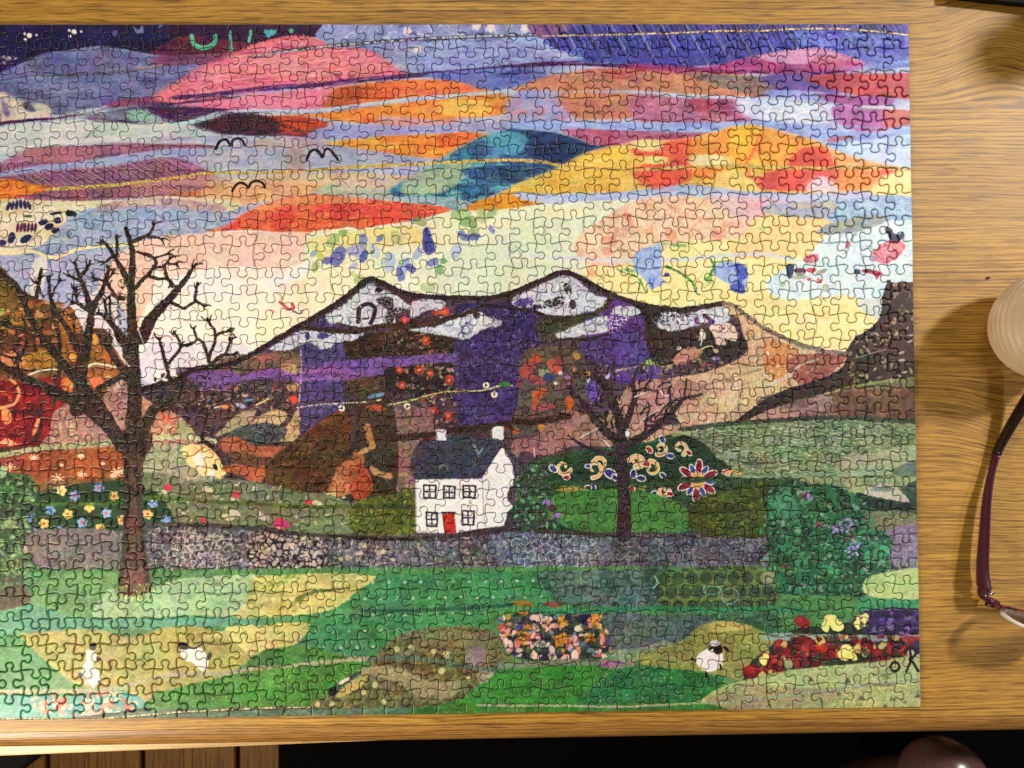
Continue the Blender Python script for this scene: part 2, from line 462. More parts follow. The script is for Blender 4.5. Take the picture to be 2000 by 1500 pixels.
    def Z(s, p, amp, per, w, col, op=.8):                         # zigzag stitching along a line
        P = s.smooth(s.pts(p), False, 6); d = np.diff(P, axis=0); l = np.linalg.norm(d, axis=1); cu = np.concatenate([[0], np.cumsum(l)])
        n = int(cu[-1] / per * 2); out = []
        for k in range(n + 1):
            q = k * per / 2; i = min(max(np.searchsorted(cu, q) - 1, 0), len(l) - 1)
            t = (q - cu[i]) / max(l[i], 1e-6); pt = P[i] + d[i] * t; nr = np.array([-d[i][1], d[i][0]]) / max(l[i], 1e-6)
            out.append(pt + nr * amp * (1 if k % 2 else -1))
        if len(out) > 1: s.L(out, w, col, sm=False, rag=.5, op=op)
    def smear(s, y0, y1, ln, amt):                                # washes run along the cloth
        P = s.T(np.array([[900., y0], [900., y1]])); a, b = int(max(P[0, 1], 0)), int(P[1, 1])
        bx = (slice(a, b), slice(0, s.W)); src = s.A[bx].copy(); n = int(ln * s.S); k = 2 * n + 1
        pad = np.pad(src, ((0, 0), (n + 1, n), (0, 0)), mode='edge'); cs = np.cumsum(pad, 1, dtype=np.float64)
        bl = ((cs[:, k:] - cs[:, :-k]) / k)[:, :s.W].astype(np.float32)
        m = np.clip(amt * (.25 + 1.5 * s.noise(bx, 40, 4, -2, 77, 3)), 0, 1)
        fade = np.clip((b - a - np.arange(b - a)) / 60., 0, 1)[:, None]
        s.A[bx] = src * (1 - (m * fade)[..., None]) + bl * (m * fade)[..., None]

def paint_sky(q):
    P, L, D, F, B, V, R, K, Z = q.P, q.L, q.D, q.F, q.B, q.V, q.R, q.K, q.Z
    P("-60,30 1830,30 1830,1420 -60,1420", "9aa4cc b4bbdc 8f97c4", 40, 3, 5, sm=False)
    # top left night cloth
    P("-60,30 345,30 380,60 350,88 300,104 240,102 180,94 130,98 90,106 40,126 -60,165", "1f1c4e 2c2860 262056", 14, sm=False)
    P("60,100 130,92 200,84 330,80 345,100 300,108 180,100 100,104 40,122", "1d1638 2a1c46", 10, op=.7)
    for x, y in ((57, 69), (144, 62), (16, 114)):
        D(x, y, 5, "f4ecd8", 5); D(x - 9, y - 3, 3, "e8e2dc"); D(x - 8, y + 8, 3.2, "e8e2dc"); D(x + 14, y - 1, 2.6, "d8d4e0")
    P("258,50 270,58 278,48 280,64 266,66", "7a80ae", 6, sm=False); P("312,46 322,52 324,60 308,56", "6a72a4", 6, sm=False); P("216,62 228,58 230,68 222,70", "5a6296", 6, sm=False)
    P("300,60 345,34 650,34 650,60 620,72 560,70 505,84 460,112 400,114 345,108 290,102 345,75", "2e1a4a 42204e 331d52", 12, sm=False)
    P("330,80 352,70 400,70 460,80 500,84 470,110 420,112 370,118 330,112 290,104", "5c2448 7a3054 4a2050", 10)
    L("374,70 378,84 390,92 404,92 418,84 420,70", 9, "58b49c", sm=True); L("374,70 380,84 392,90 404,90", 4, "7ccab0")
    L("449,62 451,98", 6, "5cb8a0", rag=1); L("490,60 486,80", 6, "5cb8a0", rag=1)
    P("515,56 540,58 536,66 524,74 515,70", "58b8c4", 6, sm=False, rag=2); D(568, 60, 5, "58a878", rag=2)
    # slate hill
    P("-60,190 -60,150 0,142 40,124 90,104 140,98 190,90 240,96 300,106 350,110 400,114 405,125 370,142 330,172 300,190 260,196 200,212 100,224 60,240 -60,240", "5c6396 6f74a4 7d80b0 565a8e", 22, 2, 5)
    Z("0,144 40,126 90,104 140,98 190,91 240,97 300,108 350,112", 2, 6, 1.6, "9aa2cc", .8)
    L("0,158 50,150 100,148 160,145 210,142 260,136 300,130 340,124", 5, "5a4a5c", bead=.6, rag=1.5, op=.8); L("270,134 330,124 370,114 410,112", 2.4, "c8a868", bead=.5)
    L("0,160 60,152 110,150", 3, "8ab0b8", bead=.7)
    P("300,112 400,104 470,100 500,90 500,106 440,116 400,122 340,126 300,126", "6e4470 8a5474 564076", 8, 3, 5)
    # pale flower far left
    P("-60,180 0,178 22,190 44,196 70,200 95,208 98,226 60,232 -60,236", "d8cdb4 c8bfb8 e4d8c0", 8, rag=2)
    P("0,190 10,200 20,226 8,224", "545482", 5, rag=2); P("44,200 56,196 62,206 70,218 50,216", "4a4878", 5, rag=2); D(50, 206, 4, "1c1830", 7)
    # mist and lilac bands at left
    P("-60,236 0,240 60,236 140,218 220,202 300,190 380,196 520,214 640,240 700,262 640,285 400,300 200,300 -60,330", "9ca8c8 c8c4d8 b0c4cc a8a4cc", 14, 4, 3)
    P("-60,244 0,246 60,240 150,234 250,238 330,236 330,262 250,272 150,280 60,290 -60,300", "c4ccd0 dcd4d8 b4ccc8 e0d8cc", 10, 4, -3, op=.9)
    L("-20,246 20,238 60,234 110,230 150,224", 7, "5c3068", 3, rag=1.6)
    P("150,226 220,206 300,192 320,186 340,205 400,212 420,222 350,240 300,236 250,240 200,236", "5a4a84 7a5c8c 8aa8b0 9cc0b0", 9, 4, -8)
    P("250,216 300,214 306,226 280,234 254,234", "9cccb0 88b8a8", 8)
    L("195,218 240,210 290,200 320,195", 3, "a8dcd0", 2)
    P("290,205 340,190 420,186 500,196 560,212 500,220 420,222 350,236 300,222", "3a2450 5a2c54 44285c 6c3454", 8, 4, -3)
    P("350,232 400,222 500,224 560,240 620,262 560,268 500,262 440,262 400,252", "4c3c5c 2e2234 5c3c5c 3a2c44", 7, 3, 5)
    P("225,196 300,188 340,184 420,184 440,192 330,200 260,206 210,208", "7c446c 9a5478", 7, 3, -4)
    # mauve striped cloths
    P("0,318 30,300 60,288 110,284 170,284 230,278 300,280 380,280 420,286 400,292 330,290 260,300 180,312 90,322 20,335 -60,340", "8c5c80 a87088 74507c", 8, 4, -4)
    R("30,306 60,290 120,287 200,290 180,306 90,318", 4, 32, "c08480", .5, .6)
    P("-60,345 0,335 60,325 130,318 220,305 320,292 440,290 440,310 340,312 240,320 140,330 60,345", "a4acd8 98a0cc b4b4d8", 12, 4, -5)
    P("-60,352 0,344 80,334 150,328 230,322 310,308 360,312 400,330 390,344 320,352 220,360 100,366 -60,372", "84507c 6e4874 965c84", 10, 3, -4)
    R("20,345 100,332 230,320 330,308 390,332 300,352 120,364", 3.4, 32, "b8808c", .45, .6)
    P("-60,350 20,350 60,358 100,368 60,384 -60,392", "c46428 d87830 b8543c", 10, 3)
    P("60,372 160,364 260,356 350,346 420,340 440,362 340,376 220,388 120,394 50,392", "9c6074 b87888 7c5478", 9, 4, -4)
    R("60,376 200,366 320,360 400,366 300,384 150,392", 3.2, 32, "6a4468", .4, .5)
    P("280,352 380,342 450,345 440,372 400,388 330,386 250,378", "c49c8c b08090 d8a078", 9, 4)
    P("340,376 420,372 470,376 470,396 400,408 330,402 300,392", "a8705c d08050 90606c", 8, 4)
    # middle grey lilac sky with stitched birds
    P("430,286 480,276 560,264 650,282 720,292 800,305 860,310 850,322 700,330 600,336 500,338 430,345 400,330 370,312 400,296", "aab0cc b4b4c4 9ca4cc bcb4bc", 18, 2)
    P("560,292 590,292 592,330 560,332", "a88084", 8, op=.6); P("500,272 560,266 640,272 640,286 560,290 500,284", "b49ca8 c0a4a0", 8, 3, op=.7)
    P("450,348 560,340 700,336 800,345 860,375 760,385 640,372 560,372 470,380 440,364", "c0b4ac d0b490 b8b0b8", 14, 3)
    P("400,362 500,356 600,352 640,364 600,378 520,392 450,402 400,395", "dca070 e4b088 c8906c", 10, 4, -4)
    P("640,360 760,370 860,380 930,400 900,410 800,394 700,384 620,378", "c4b898 a8b4a0 b0bcc0", 9, 4, 4)
    # upper lavender blue with white veins
    P("640,34 1070,34 1075,70 1140,112 1150,126 1000,128 830,145 790,146 770,125 730,100 690,92 640,94 620,78 615,66", "7884b8 8a92c8 9ca8d8 7078ac", 16, 2, sm=False)
    V("640,40 1040,40 1030,66 760,76 640,84 625,66", 30, "dcd4e0", .09, .9, 3, sm=False, thr=.46); V("700,92 860,84 850,140 800,140", 28, "d0cce0", .08, .8, 4, thr=.48)
    for x, y in ((795, 60), (930, 50), (958, 54), (1040, 50), (815, 98), (1025, 55)): F(x, y, 9, "dcd0dc", "e8dcd8", 5, x)
    P("840,84 960,78 1060,80 1130,105 1120,122 1000,128 860,140 800,146", "8894d4 a0b0e4 7c80c4 b0bce8", 16, 2, 10)
    P("640,94 700,92 740,106 770,128 785,144 760,148 700,122 650,110", "b06880", 8, op=.35)
    P("1075,60 1150,100 1140,118 1060,90 1010,84 1000,70", "a0b8e8 90a4dc", 12)
    # pink humps
    P("300,190 330,170 370,142 410,120 450,110 500,84 550,72 590,70 625,78 645,92 690,92 730,102 765,128 790,148 720,153 650,165 560,170 480,182 400,188 340,200", "d85c80 e87c98 e88890 c84c84", 18, 2, 4)
    P("390,150 450,120 520,112 640,96 710,100 760,135 640,150 520,150 440,160", "e8848c f0a0a4 e4746c", 12, 3, op=.7)
    Z("300,188 350,158 400,124 440,112 500,86 560,73 600,72 645,92", 3, 8, 2, "d87068", .8); Z("690,94 730,104 765,130 785,148", 3, 8, 2, "c86468", .8)
    P("290,104 345,108 400,112 450,112 405,125 380,122 340,118", "70406c", 6, op=.4)
    L("500,110 550,100 600,94 660,88 720,83 790,77 850,75 900,72 1000,69 1060,68", 7, "5c6078", rag=1.4, cols2="4a4a64"); L("500,109 600,94 720,83 850,74 1000,68 1060,67 1150,67 1260,64 1350,66", 3.4, "c8ccd8", bead=.95)
    L("440,113 480,108 520,105", 3, "d8c0a0", bead=.7)
    P("340,205 440,194 500,183 580,176 655,168 650,178 638,212 560,214 440,212 380,208", "dc6c94 ec90a8 c85488", 12, 3, 3)
    L("340,190 420,184 500,174 560,169 640,164 700,156 770,150 830,145 900,139 1000,130 1060,125 1130,123 1200,127 1260,129 1350,131", 9, "5a2c78", rag=1.6, cols2="48246c 6c3470")
    P("860,140 1000,131 1060,134 1060,165 1000,172 930,178 870,160 830,148", "5860b8 7c88d0 4c50a0", 14, 2)
    # orange red patch
    P("655,172 700,164 780,156 860,155 900,160 930,172 985,182 900,188 800,192 720,204 640,213 630,208", "e05838 e8704c f08840 dc4c50", 16, 2)
    P("650,176 700,168 700,205 640,212", "a8502f c05c30", 8, op=.8); Z("655,172 645,195 628,215", 5, 7, 2, "a86038", .9)
    P("930,172 985,184 1000,195 960,200 900,190", "e89c60 d88868", 8)
    P("520,224 600,222 680,214 760,203 850,194 930,190 1000,192 1002,214 960,226 900,230 860,238 800,243 740,240 680,238 620,228", "e06430 e88038 f0a048 e8743c", 14, 2)
    P("850,200 900,194 950,198 960,215 920,228 870,222", "f4c460 f0b050 f8d478", 8); P("750,226 850,232 900,228 880,240 800,246 740,242", "d88c80 c49ca8", 8, 3)
    P("520,226 600,228 640,240 628,256 600,264 540,260 490,250 480,234", "c44428 d85c34 8c3438", 9, 3, 6)
    P("470,222 520,226 545,240 540,262 480,264 420,252 400,238", "3c2840 5c2c3c 2c2034", 7, 2)
    L("340,243 380,234 420,222 470,216 540,216 600,216 680,208 740,200 820,191 900,185 970,179 1020,172 1100,175 1170,171 1260,177 1330,185 1400,187 1500,190 1560,192 1630,200 1700,208 1775,213 1830,218", 6, "c4c8dc", rag=1.4, cols2="a8bce0 dce4ec 9498b8"); L("330,242 380,238 430,224", 5, "a8d8e0")
    P("620,250 700,242 800,246 900,240 1000,236 1060,240 1060,262 980,256 900,256 800,262 700,268 640,272 600,268", "8c90d0 a0a0d4 989cc8", 12, 4)
    P("640,276 700,270 770,264 840,262 900,258 955,262 905,282 872,304 840,308 780,302 720,292 660,284", "f0c050 e8a044 e88038 f0b854", 12, 2, g=(640, 280, 930, 270), gn=.9)
    P("860,262 940,260 900,282 860,288", "e06434 e87840", 8)
    # teal hill
    P("760,372 800,345 850,320 880,298 910,280 950,264 1000,250 1050,252 1100,262 1150,278 1192,286 1150,300 1110,318 1080,330 1040,345 1000,362 950,385 920,398 860,398 800,392", "4c9cbc 387ca8 2c5888 5cacc4 88b8b8", 20, 2, -10)
    P("1000,252 1060,254 1120,268 1170,282 1192,287 1150,300 1110,315 1060,320 1030,300", "243c70 2c4c7c 1c3060", 14, 2)
    P("950,265 1000,256 1030,270 1010,300 960,300", "4ca0c0 68b4cc", 12, op=.8)
    P("790,352 850,322 920,318 900,350 860,376 790,380", "8cb0a0 a4b894 7ca4a4", 10, 3); P("900,330 1000,322 1080,322 1040,344 1000,358 950,360", "24487c 3c6894 1c3868", 12, 2)
    # royal blue plaid
    T_ = "1060,34 1830,34 1830,122 1700,134 1680,120 1640,104 1600,96 1540,98 1500,104 1450,114 1420,124 1360,128 1260,126 1180,124 1130,122 1140,112 1090,96 1062,84"
    P(T_, "2c2c84 3c3c9c 5054b8 34308c", 14, 2, 60, sm=False)
    P("1060,34 1830,34 1830,60 1560,56 1400,64 1200,66 1080,66 1062,60", "4c3868 3c3480 5c4068", 10, 3, sm=False, op=.6)
    P("1030,44 1100,40 1110,62 1080,72 1050,72", "74507c 8c6088", 8)
    R(T_, 22, 62, "1e1c64", .3, .75, sm=False); R(T_, 9, 62, "7c84d8", .3, .5, sm=False); R(T_, 44, -28, "6c70c8", .08, .5, sm=False); R(T_, 43, 62, "a0a0b8", .08, .6, sm=False)
    P("1560,60 1780,70 1830,75 1830,120 1700,132 1640,100 1580,94", "3c3ca0 5860c0 7c8cd8 3434 94".replace("3434 94", "343494"), 12)
    L("1060,70 1150,68 1240,66 1320,64 1400,60 1480,60 1560,56 1640,56 1700,60 1775,68 1830,74", 5, "5c4060", rag=1.4, cols2="84604c"); L("1060,70 1150,68 1240,66 1320,64 1400,60 1480,60 1560,56 1640,56 1700,60 1775,68", 3.2, "e8e0b8", bead=.95)
    # magenta mound
    P("1340,136 1400,126 1450,114 1500,104 1550,98 1600,95 1640,104 1690,125 1650,140 1580,146 1450,142", "a83484 b84c94 8c2c78 c46ca4", 12, 3)
    P("1480,110 1540,100 1600,97 1640,106 1650,118 1600,124 1520,122", "c080b8 d0a0c4 b07cb8", 10, 3); Z("1470,112 1520,102 1560,98 1600,96 1640,106 1690,126", 3, 8, 2.2, "e0a0bc", .9)
    P("1590,108 1640,110 1650,130 1600,134", "c07078", 8, op=.6); Z("1630,134 1690,130 1740,124 1790,118", 3.5, 9, 1.8, "a8b8e8", .8)
    P("1220,124 1340,130 1440,138 1440,146 1300,142 1220,136", "84286c 9c3c78", 6, 4)
    # brown peach cloth and reds
    P("1000,176 1060,150 1110,140 1180,132 1300,138 1400,142 1480,148 1540,165 1520,186 1420,186 1330,182 1240,176 1100,178", "c48464 b87464 cc9470 a86474", 16, 2, 10)
    P("1340,142 1420,146 1500,152 1530,170 1500,186 1440,178 1380,160", "8c7468 7c6c78 9c8070", 10, 2); P("1180,140 1230,138 1230,152 1190,152", "b04850", 8, op=.7)
    P("1000,182 1100,180 1110,232 1040,238 990,234", "8c9cdc a0a0d4 c48c9c", 12); P("1090,184 1170,180 1245,186 1240,226 1180,232 1120,228", "c07c5c cc8c6c b06c6c", 12)
    P("1238,184 1330,190 1420,192 1470,196 1480,232 1400,240 1300,238 1240,232", "b47098 a8587c c48ca8 9c4c74", 14)
    P("1345,194 1390,196 1384,216 1350,214", "9c3c58", 8, op=.8); P("1400,196 1440,200 1430,224 1396,220", "843860", 8, op=.8)
    P("1440,192 1500,192 1570,200 1630,206 1640,232 1560,244 1480,234 1440,214", "f0f2fa d4e0f8 b0c4f0 faf6f4", 14)
    P("1500,145 1570,142 1640,142 1640,180 1580,182 1520,178 1490,160", "6c4498 5c50a8 8c4c90", 12); P("1500,176 1600,178 1640,190 1630,200 1560,192 1500,188", "8c98dc a0a8e0", 8, 3)
    P("1570,152 1620,143 1700,143 1830,146 1830,196 1740,190 1680,186 1620,172", "b43c48 c85050 a03454 c45c4c", 14, 2); K("1640,150 1760,150 1760,185 1660,182", 26, 1.6, "e8b0a0", .8, 5, 3)
    P("1600,182 1680,188 1740,190 1740,202 1680,206 1620,198", "8c3c8c a04c9c", 10); P("1630,206 1700,212 1735,214 1730,250 1690,262 1660,250 1630,234", "9c4c9c b06ca8 843c8c", 12)
    P("1728,214 1830,220 1830,238 1750,256 1715,262 1728,240", "b45068 c46c5c", 8); D(1662, 193, 7, "2c3c4c", 4, op=.8)
    P("1000,236 1100,236 1250,240 1400,238 1500,236 1600,246 1690,258 1760,246 1830,238 1830,330 1760,328 1700,312 1640,296 1600,278 1520,256 1470,244 1400,256 1300,260 1180,256 1080,256 1000,250", "8ca6ec a4bcf2 8498e0 b4c4f4", 14, 3)
    P("1620,268 1670,264 1650,272 1618,278", "a85878", 6); P("1640,285 1700,272 1830,262 1830,330 1700,318", "acc8f6 c8dcfa 98b0ec", 14)
    P("1100,252 1200,253 1330,258 1415,258 1350,272 1260,280 1180,285 1140,276", "b44c64 a8587c c47898 9c4870", 12, 2)
    # big orange and yellow cloth
    P("960,388 1000,362 1050,342 1090,326 1130,305 1180,288 1260,277 1350,270 1400,256 1440,245 1470,243 1520,254 1590,275 1640,298 1700,315 1780,330 1800,345 1800,380 1700,378 1500,374 1350,360 1280,366 1200,374 1090,378 1010,384", "e8b450 ecc060 e4a850", 18, 2)
    P("1000,366 1060,342 1130,308 1200,288 1236,282 1230,330 1226,370 1100,376 1010,382", "e8c050 e4b048 f0cc68 ccc058", 12, 2)
    P("1240,284 1300,276 1352,272 1352,345 1310,362 1270,368 1236,340 1258,315 1236,300", "dc5040 e86048 e07040", 10); P("1230,276 1290,272 1290,290 1250,294", "ecd890", 6, rag=3); P("1252,302 1300,306 1298,318 1262,318", "ecd890 e8c870", 6, rag=3)
    P("1350,272 1400,256 1440,250 1440,330 1400,345 1352,340", "e89448 ec8c44 f0a858", 12); P("1352,304 1400,302 1440,312 1400,324 1350,322", "e8dca0", 6, rag=3)
    P("1430,250 1470,245 1485,260 1470,300 1460,340 1430,335 1424,290", "f4c43c f0b840 f8d45c", 10); P("1430,330 1500,345 1500,372 1420,368 1390,350", "ecc468 f0d88c", 10)
    L("1484,262 1478,280 1468,300 1458,318 1462,340 1480,352 1488,368", 7, "e85838", rag=2); L("1500,262 1490,278 1500,300 1492,312", 4, "e86c40", rag=2)
    P("1492,252 1550,264 1610,282 1622,326 1500,326 1478,300", "f09840 f0a84c ec8838", 12); P("1560,292 1600,286 1625,300 1625,326 1540,326", "e05438 dc4c40", 10)
    P("1624,292 1680,312 1740,326 1640,326", "f0c070 ec9858 f0d898", 8); P("1500,334 1560,330 1640,330 1640,372 1560,372 1480,366", "dc4c38 e05c50 c84c5c", 12)
    P("1575,362 1595,346 1610,344 1630,358 1640,374 1580,374", "ecdce4 e8c4d0", 8, rag=2); P("1636,332 1700,330 1745,334 1730,352 1690,366 1640,372", "f09c48 ec8c48 f4b060", 10); P("1722,330 1742,332 1738,348 1720,350", "d84c38", 5)
    P("1740,336 1840,336 1840,400 1730,384 1700,372", "f4dc90 f0d8a0", 10)
    P("960,384 1090,376 1092,388 1060,396 1000,408 930,412 910,404", "d8942c e09c30 cc8428", 10, 3)
    P("760,384 860,384 920,394 900,406 870,410 780,396", "8cacbc a0b8c0 7ca0b4", 9, 3)
    q.smear(100, 400, 16, .55)
    P("-60,350 20,350 60,358 110,364 90,372 60,378 -60,384", "d07030 e08838 c85c38", 10, 3)
    R("30,306 60,290 120,287 200,290 180,306 90,318", 5, 32, "b88080", .45, .7); R("20,345 100,332 230,320 330,308 390,332 300,352 120,364", 5, 32, "c09494", .4, .7); R("20,345 100,332 230,320 330,308 390,332 300,352 120,364", 9, 32, "5c3c60", .35, .5); R("60,376 200,366 320,360 400,366 300,384 150,392", 5, 32, "5a3c5c", .4, .6)
    R("345,200 450,195 640,172 700,160 770,140 700,104 560,78 440,118", 9, -6, "a83c78", .3, .35, wob=4); R("345,200 450,195 640,172 700,160 770,140 700,104 560,78 440,118", 13, -9, "f4b0b4", .3, .4, wob=5)
    for z_, w_, c_, c2_ in (("300,214 380,212 460,222 540,240 600,262", 6, "2c2030", "5c3c50"), ("210,214 300,206 380,208", 6, "5c4470", "8a90b0"), ("380,150 470,128 600,112 720,118", 4, "f4a8b0", "e07c90"), ("880,196 940,204 990,204", 5, "f8d070", "e89040"), ("1050,160 1200,146 1400,158 1520,168", 5, "d8a080", "8c5c60"), ("1080,200 1240,206 1400,204", 5, "8c4060", "c8849c"), ("1500,240 1640,246 1770,252", 5, "6c80c8", "b8ccf0"), ("1660,160 1720,168 1790,162", 6, "8c2c44", "d06858")):
        L(z_, w_, c_, cols2=c2_, rag=3, op=.55, bead=.3)
    for k_ in range(150):      # loose threads and streaks lying along the sky cloth
        x0 = q.rng.uniform(-20, 1700); y0 = q.rng.uniform(120, 385); l_ = q.rng.uniform(40, 170); sl = (-.10 if x0 < 900 else .02) + q.rng.uniform(-.05, .05)
        L([(x0, y0), (x0 + l_ / 2, y0 + sl * l_ / 2 - 2), (x0 + l_, y0 + sl * l_)], q.rng.uniform(1, 3.4), ("dcdcf0", "5c4a80", "b8b0d8", "e8d0c0", "6a5078", "a0a8d8")[k_ % 6], .6, bead=.5, op=.35, rag=1.6)
    for z_, c_ in (("1100,324 1130,305 1180,288 1260,277 1350,270 1400,256 1440,245 1470,243 1520,254 1590,275 1640,298 1700,315", "f0c890"), ("860,310 908,281 950,264 1000,250 1050,252 1100,262 1150,278", "78a8c0"), ("445,440 520,397 600,380 700,386 780,394 870,405", "f0b090"), ("640,178 680,166 780,157 870,156 930,172", "f0a070"), ("440,448 560,455 700,446 810,428 874,411", "f4d8c0"), ("340,206 440,195 500,184 650,169", "e89ab8"), ("20,306 60,290 110,285 230,279 380,281", "b098b0"), ("0,345 80,335 150,329 230,323 310,309 390,330", "b8a0b8")):
        Z(z_, 1.8, 5, 1.5, c_, .6)
    L("90,370 180,364 250,358 350,346 400,338 460,338 560,336 640,330 700,325 770,322 850,318 930,314 1000,312 1060,316 1090,322 1160,328 1230,332 1320,328 1420,323 1500,325 1600,328 1700,326 1790,332", 6, "d8b468", rag=1.4, cols2="b08c40 f0dc98")
    # red mound
    P("400,452 440,440 470,420 520,396 600,380 700,386 780,394 870,404 874,412 810,428 720,444 640,452 560,455 480,448", "e4644c dc5048 e87c50 e05c40", 16, 3)
    P("480,414 520,396 600,381 700,386 720,394 640,398 560,402 500,412", "e8a070 e89460", 8, 3, op=.8); Z("410,450 450,438 470,420 500,402", 3, 8, 2, "e49480", .6)
    # cream corner with bead motifs, blue grey mound
    P("-60,395 0,388 60,390 160,392 260,388 330,382 400,386 470,396 440,412 330,408 200,404 140,420 90,470 40,490 -60,500", "dcd0b4 e0d8c4 d4c4a0 d8c8b0", 12, 3)
    P("200,396 300,386 380,392 440,404 420,412 300,406 200,408", "c8b8b0 b09ca0 a88c94", 7, 4)
    for i in range(6): D(16 + i * 8, 398 + abs(i - 3) * 1.5, 3.5, "3c3868", 9, 20 - i * 8)
    for i in range(6): D(34 + i * 7, 444, 3, "5c3054", 9, 8)
    D(22, 464, 7, "303460", 11, 10); D(50, 466, 12, "2c3468", 7, -30); D(4, 474, 8, "3c3c70", 6)
    for x, y, r in ((84, 434, 9), (96, 442, 9), (108, 450, 8), (112, 430, 7)): D(x, y, r, "2c2c60", 6, -20, rag=3)
    D(108, 416, 12, "26243c", 3, -8, rag=2); D(138, 416, 11, "282c3c", 6, 15, rag=4); D(54, 422, 9, "5c7048", 3, rag=3); D(145, 444, 12, "c4bca0", 7, -30, op=.7)
    P("76,494 100,462 130,438 170,412 210,406 260,402 330,402 400,410 462,420 430,440 400,450 350,462 290,476 220,486 140,492", "94a4c8 a8b4d0 8c9cc4 b0b8cc", 14, 2)
    Z("180,414 220,407 300,404 400,411", 2.5, 6, 1.4, "b47c90", .7)
    L("150,430 176,440 180,470", 1.2, "5c6ca0"); L("190,440 210,430 226,450 232,490", 1.2, "5c6ca0"); L("290,410 340,440 350,460", 1.2, "5c6ca0"); D(134, 458, 6, "5c6c9c", 8, op=.6, rag=4)
    P("-60,500 60,498 130,494 220,486 300,474 360,464 330,520 270,600 200,640 120,620 -60,540", "a4a8cc b0acd0 98a4cc c0b8d4", 20, 2)
    P("60,520 90,500 84,560 72,600 60,580", "e0d8dc e4e0c8", 8, op=.8); L("-20,494 30,494 60,490 90,500 112,502 140,490 180,482 240,478 300,470", 6, "ecdca0", rag=1.3, cols2="f4ecc0 dcc884")
    P("120,610 200,560 230,540 230,640 260,730 200,690 160,640", "ccd0e4 e4c8c0 d4d4e8 ecd8d0", 14)
    P("190,560 225,500 260,480 300,466 340,462 345,560 300,640 262,640 225,580", "ecc8b8 f0c0b0 e8d0c4", 16)
    # wide pale sky
    P("300,470 360,462 420,452 500,450 600,458 700,448 660,560 560,660 480,715 400,712 340,745 285,740 270,640 300,560", "f6e8dc f4dcd4 faf2e6 f0ecf0 fcf4e0", 30, 3, -4, con=2.2)
    P("300,470 420,454 520,452 640,456 640,490 560,520 420,520 320,540", "f0c8b4 ecc4b8 f0d8c8", 18, 3); P("290,590 420,580 560,570 640,560 600,610 480,620 340,624", "fcf2dc faf0e8 fcf0d4", 12, 5)
    P("280,680 360,660 460,670 500,690 440,712 380,716 320,746 280,740", "e4dcec dcd4e4 f0e8ec", 16); P("290,620 400,620 520,610 500,650 400,664 290,660", "fcf4e0 f8f0e4", 16, op=.8)
    P("600,458 700,446 820,428 880,412 960,410 1060,398 1160,386 1260,390 1200,470 1150,540 1100,528 1050,545 1000,570 870,580 800,572 720,542 640,600 560,655 600,560", "e6e8c0 ece6c0 dce6c8 eaecd4 e0e6cc", 30, 3)
    P("560,560 640,520 720,520 700,560 650,600 560,660 520,680 500,640", "f4ecd0 f4ecc4 f0e8d8", 20); P("600,470 700,450 800,440 840,470 760,480 640,500", "ecdc90 e8e0a4", 14, 2)
    P("850,560 880,480 1000,440 1200,420 1180,500 1100,528 1050,545 960,574", "e0e8ca d6e4cc e4e8c0", 24)
    P("-60,640 0,640", "ffffff") if 0 else None
    P("1000,376 1100,378 1300,372 1400,376 1500,378 1600,378 1690,372 1690,392 1560,400 1400,392 1200,390 1060,396", "a8b8e8 b8c4ec c0b8dc", 10, 4)
    P("1150,520 1200,460 1300,430 1420,430 1480,410 1560,415 1640,440 1700,470 1640,500 1700,560 1740,580 1720,620 1660,680 1620,687 1500,645 1420,592 1300,600 1200,575 1140,545", "f6e8a4 f2e49c f8ecb0 f4e094", 30, 2)
    P("1480,405 1560,400 1640,420 1640,480 1560,500 1440,500 1420,450", "f8d890 f4d494 fce0a0", 16)
    P("1120,470 1170,430 1230,395 1300,382 1400,386 1490,392 1470,430 1440,465 1330,470 1280,500 1200,520 1140,510", "ecb8a0 e8c8a8 f0d0b8 e4a898", 14, con=2.2)
    P("1380,380 1480,384 1540,396 1500,420 1440,424 1400,400", "d8c0c8 e4b4c4 c8bcd4", 10, op=.8)
    for x, y, r, c in ((1190, 470, 16, "e08c7c"), (1165, 508, 12, "e89888"), (1185, 490, 12, "e48878"), (1230, 430, 14, "e4a890"), (1310, 458, 16, "dc8c6c"), (1268, 452, 10, "e49c80"), (1400, 458, 14, "ec8c90"), (1155, 530, 12, "ec9888"), (1225, 422, 10, "d87068"), (1440, 440, 12, "f0b4a4")):
        D(x, y, r, c, r * .6, x % 90, op=.6, rag=5)
    for x, y in ((1310, 405), (1270, 445), (1350, 450), (1262, 400), (1412, 440)):
        for k in range(5): a = k * 1.26; L([(x, y), (x + 8 * math.cos(a), y + 8 * math.sin(a)), (x + 15 * math.cos(a + .4), y + 15 * math.sin(a + .4))], 1.6, "cc8c64", op=.7)
    L("1305,398 1318,410 1316,425 1306,420", 1.6, "a87858", op=.7); L("1350,445 1366,452 1372,462", 1.6, "a87858", op=.7)
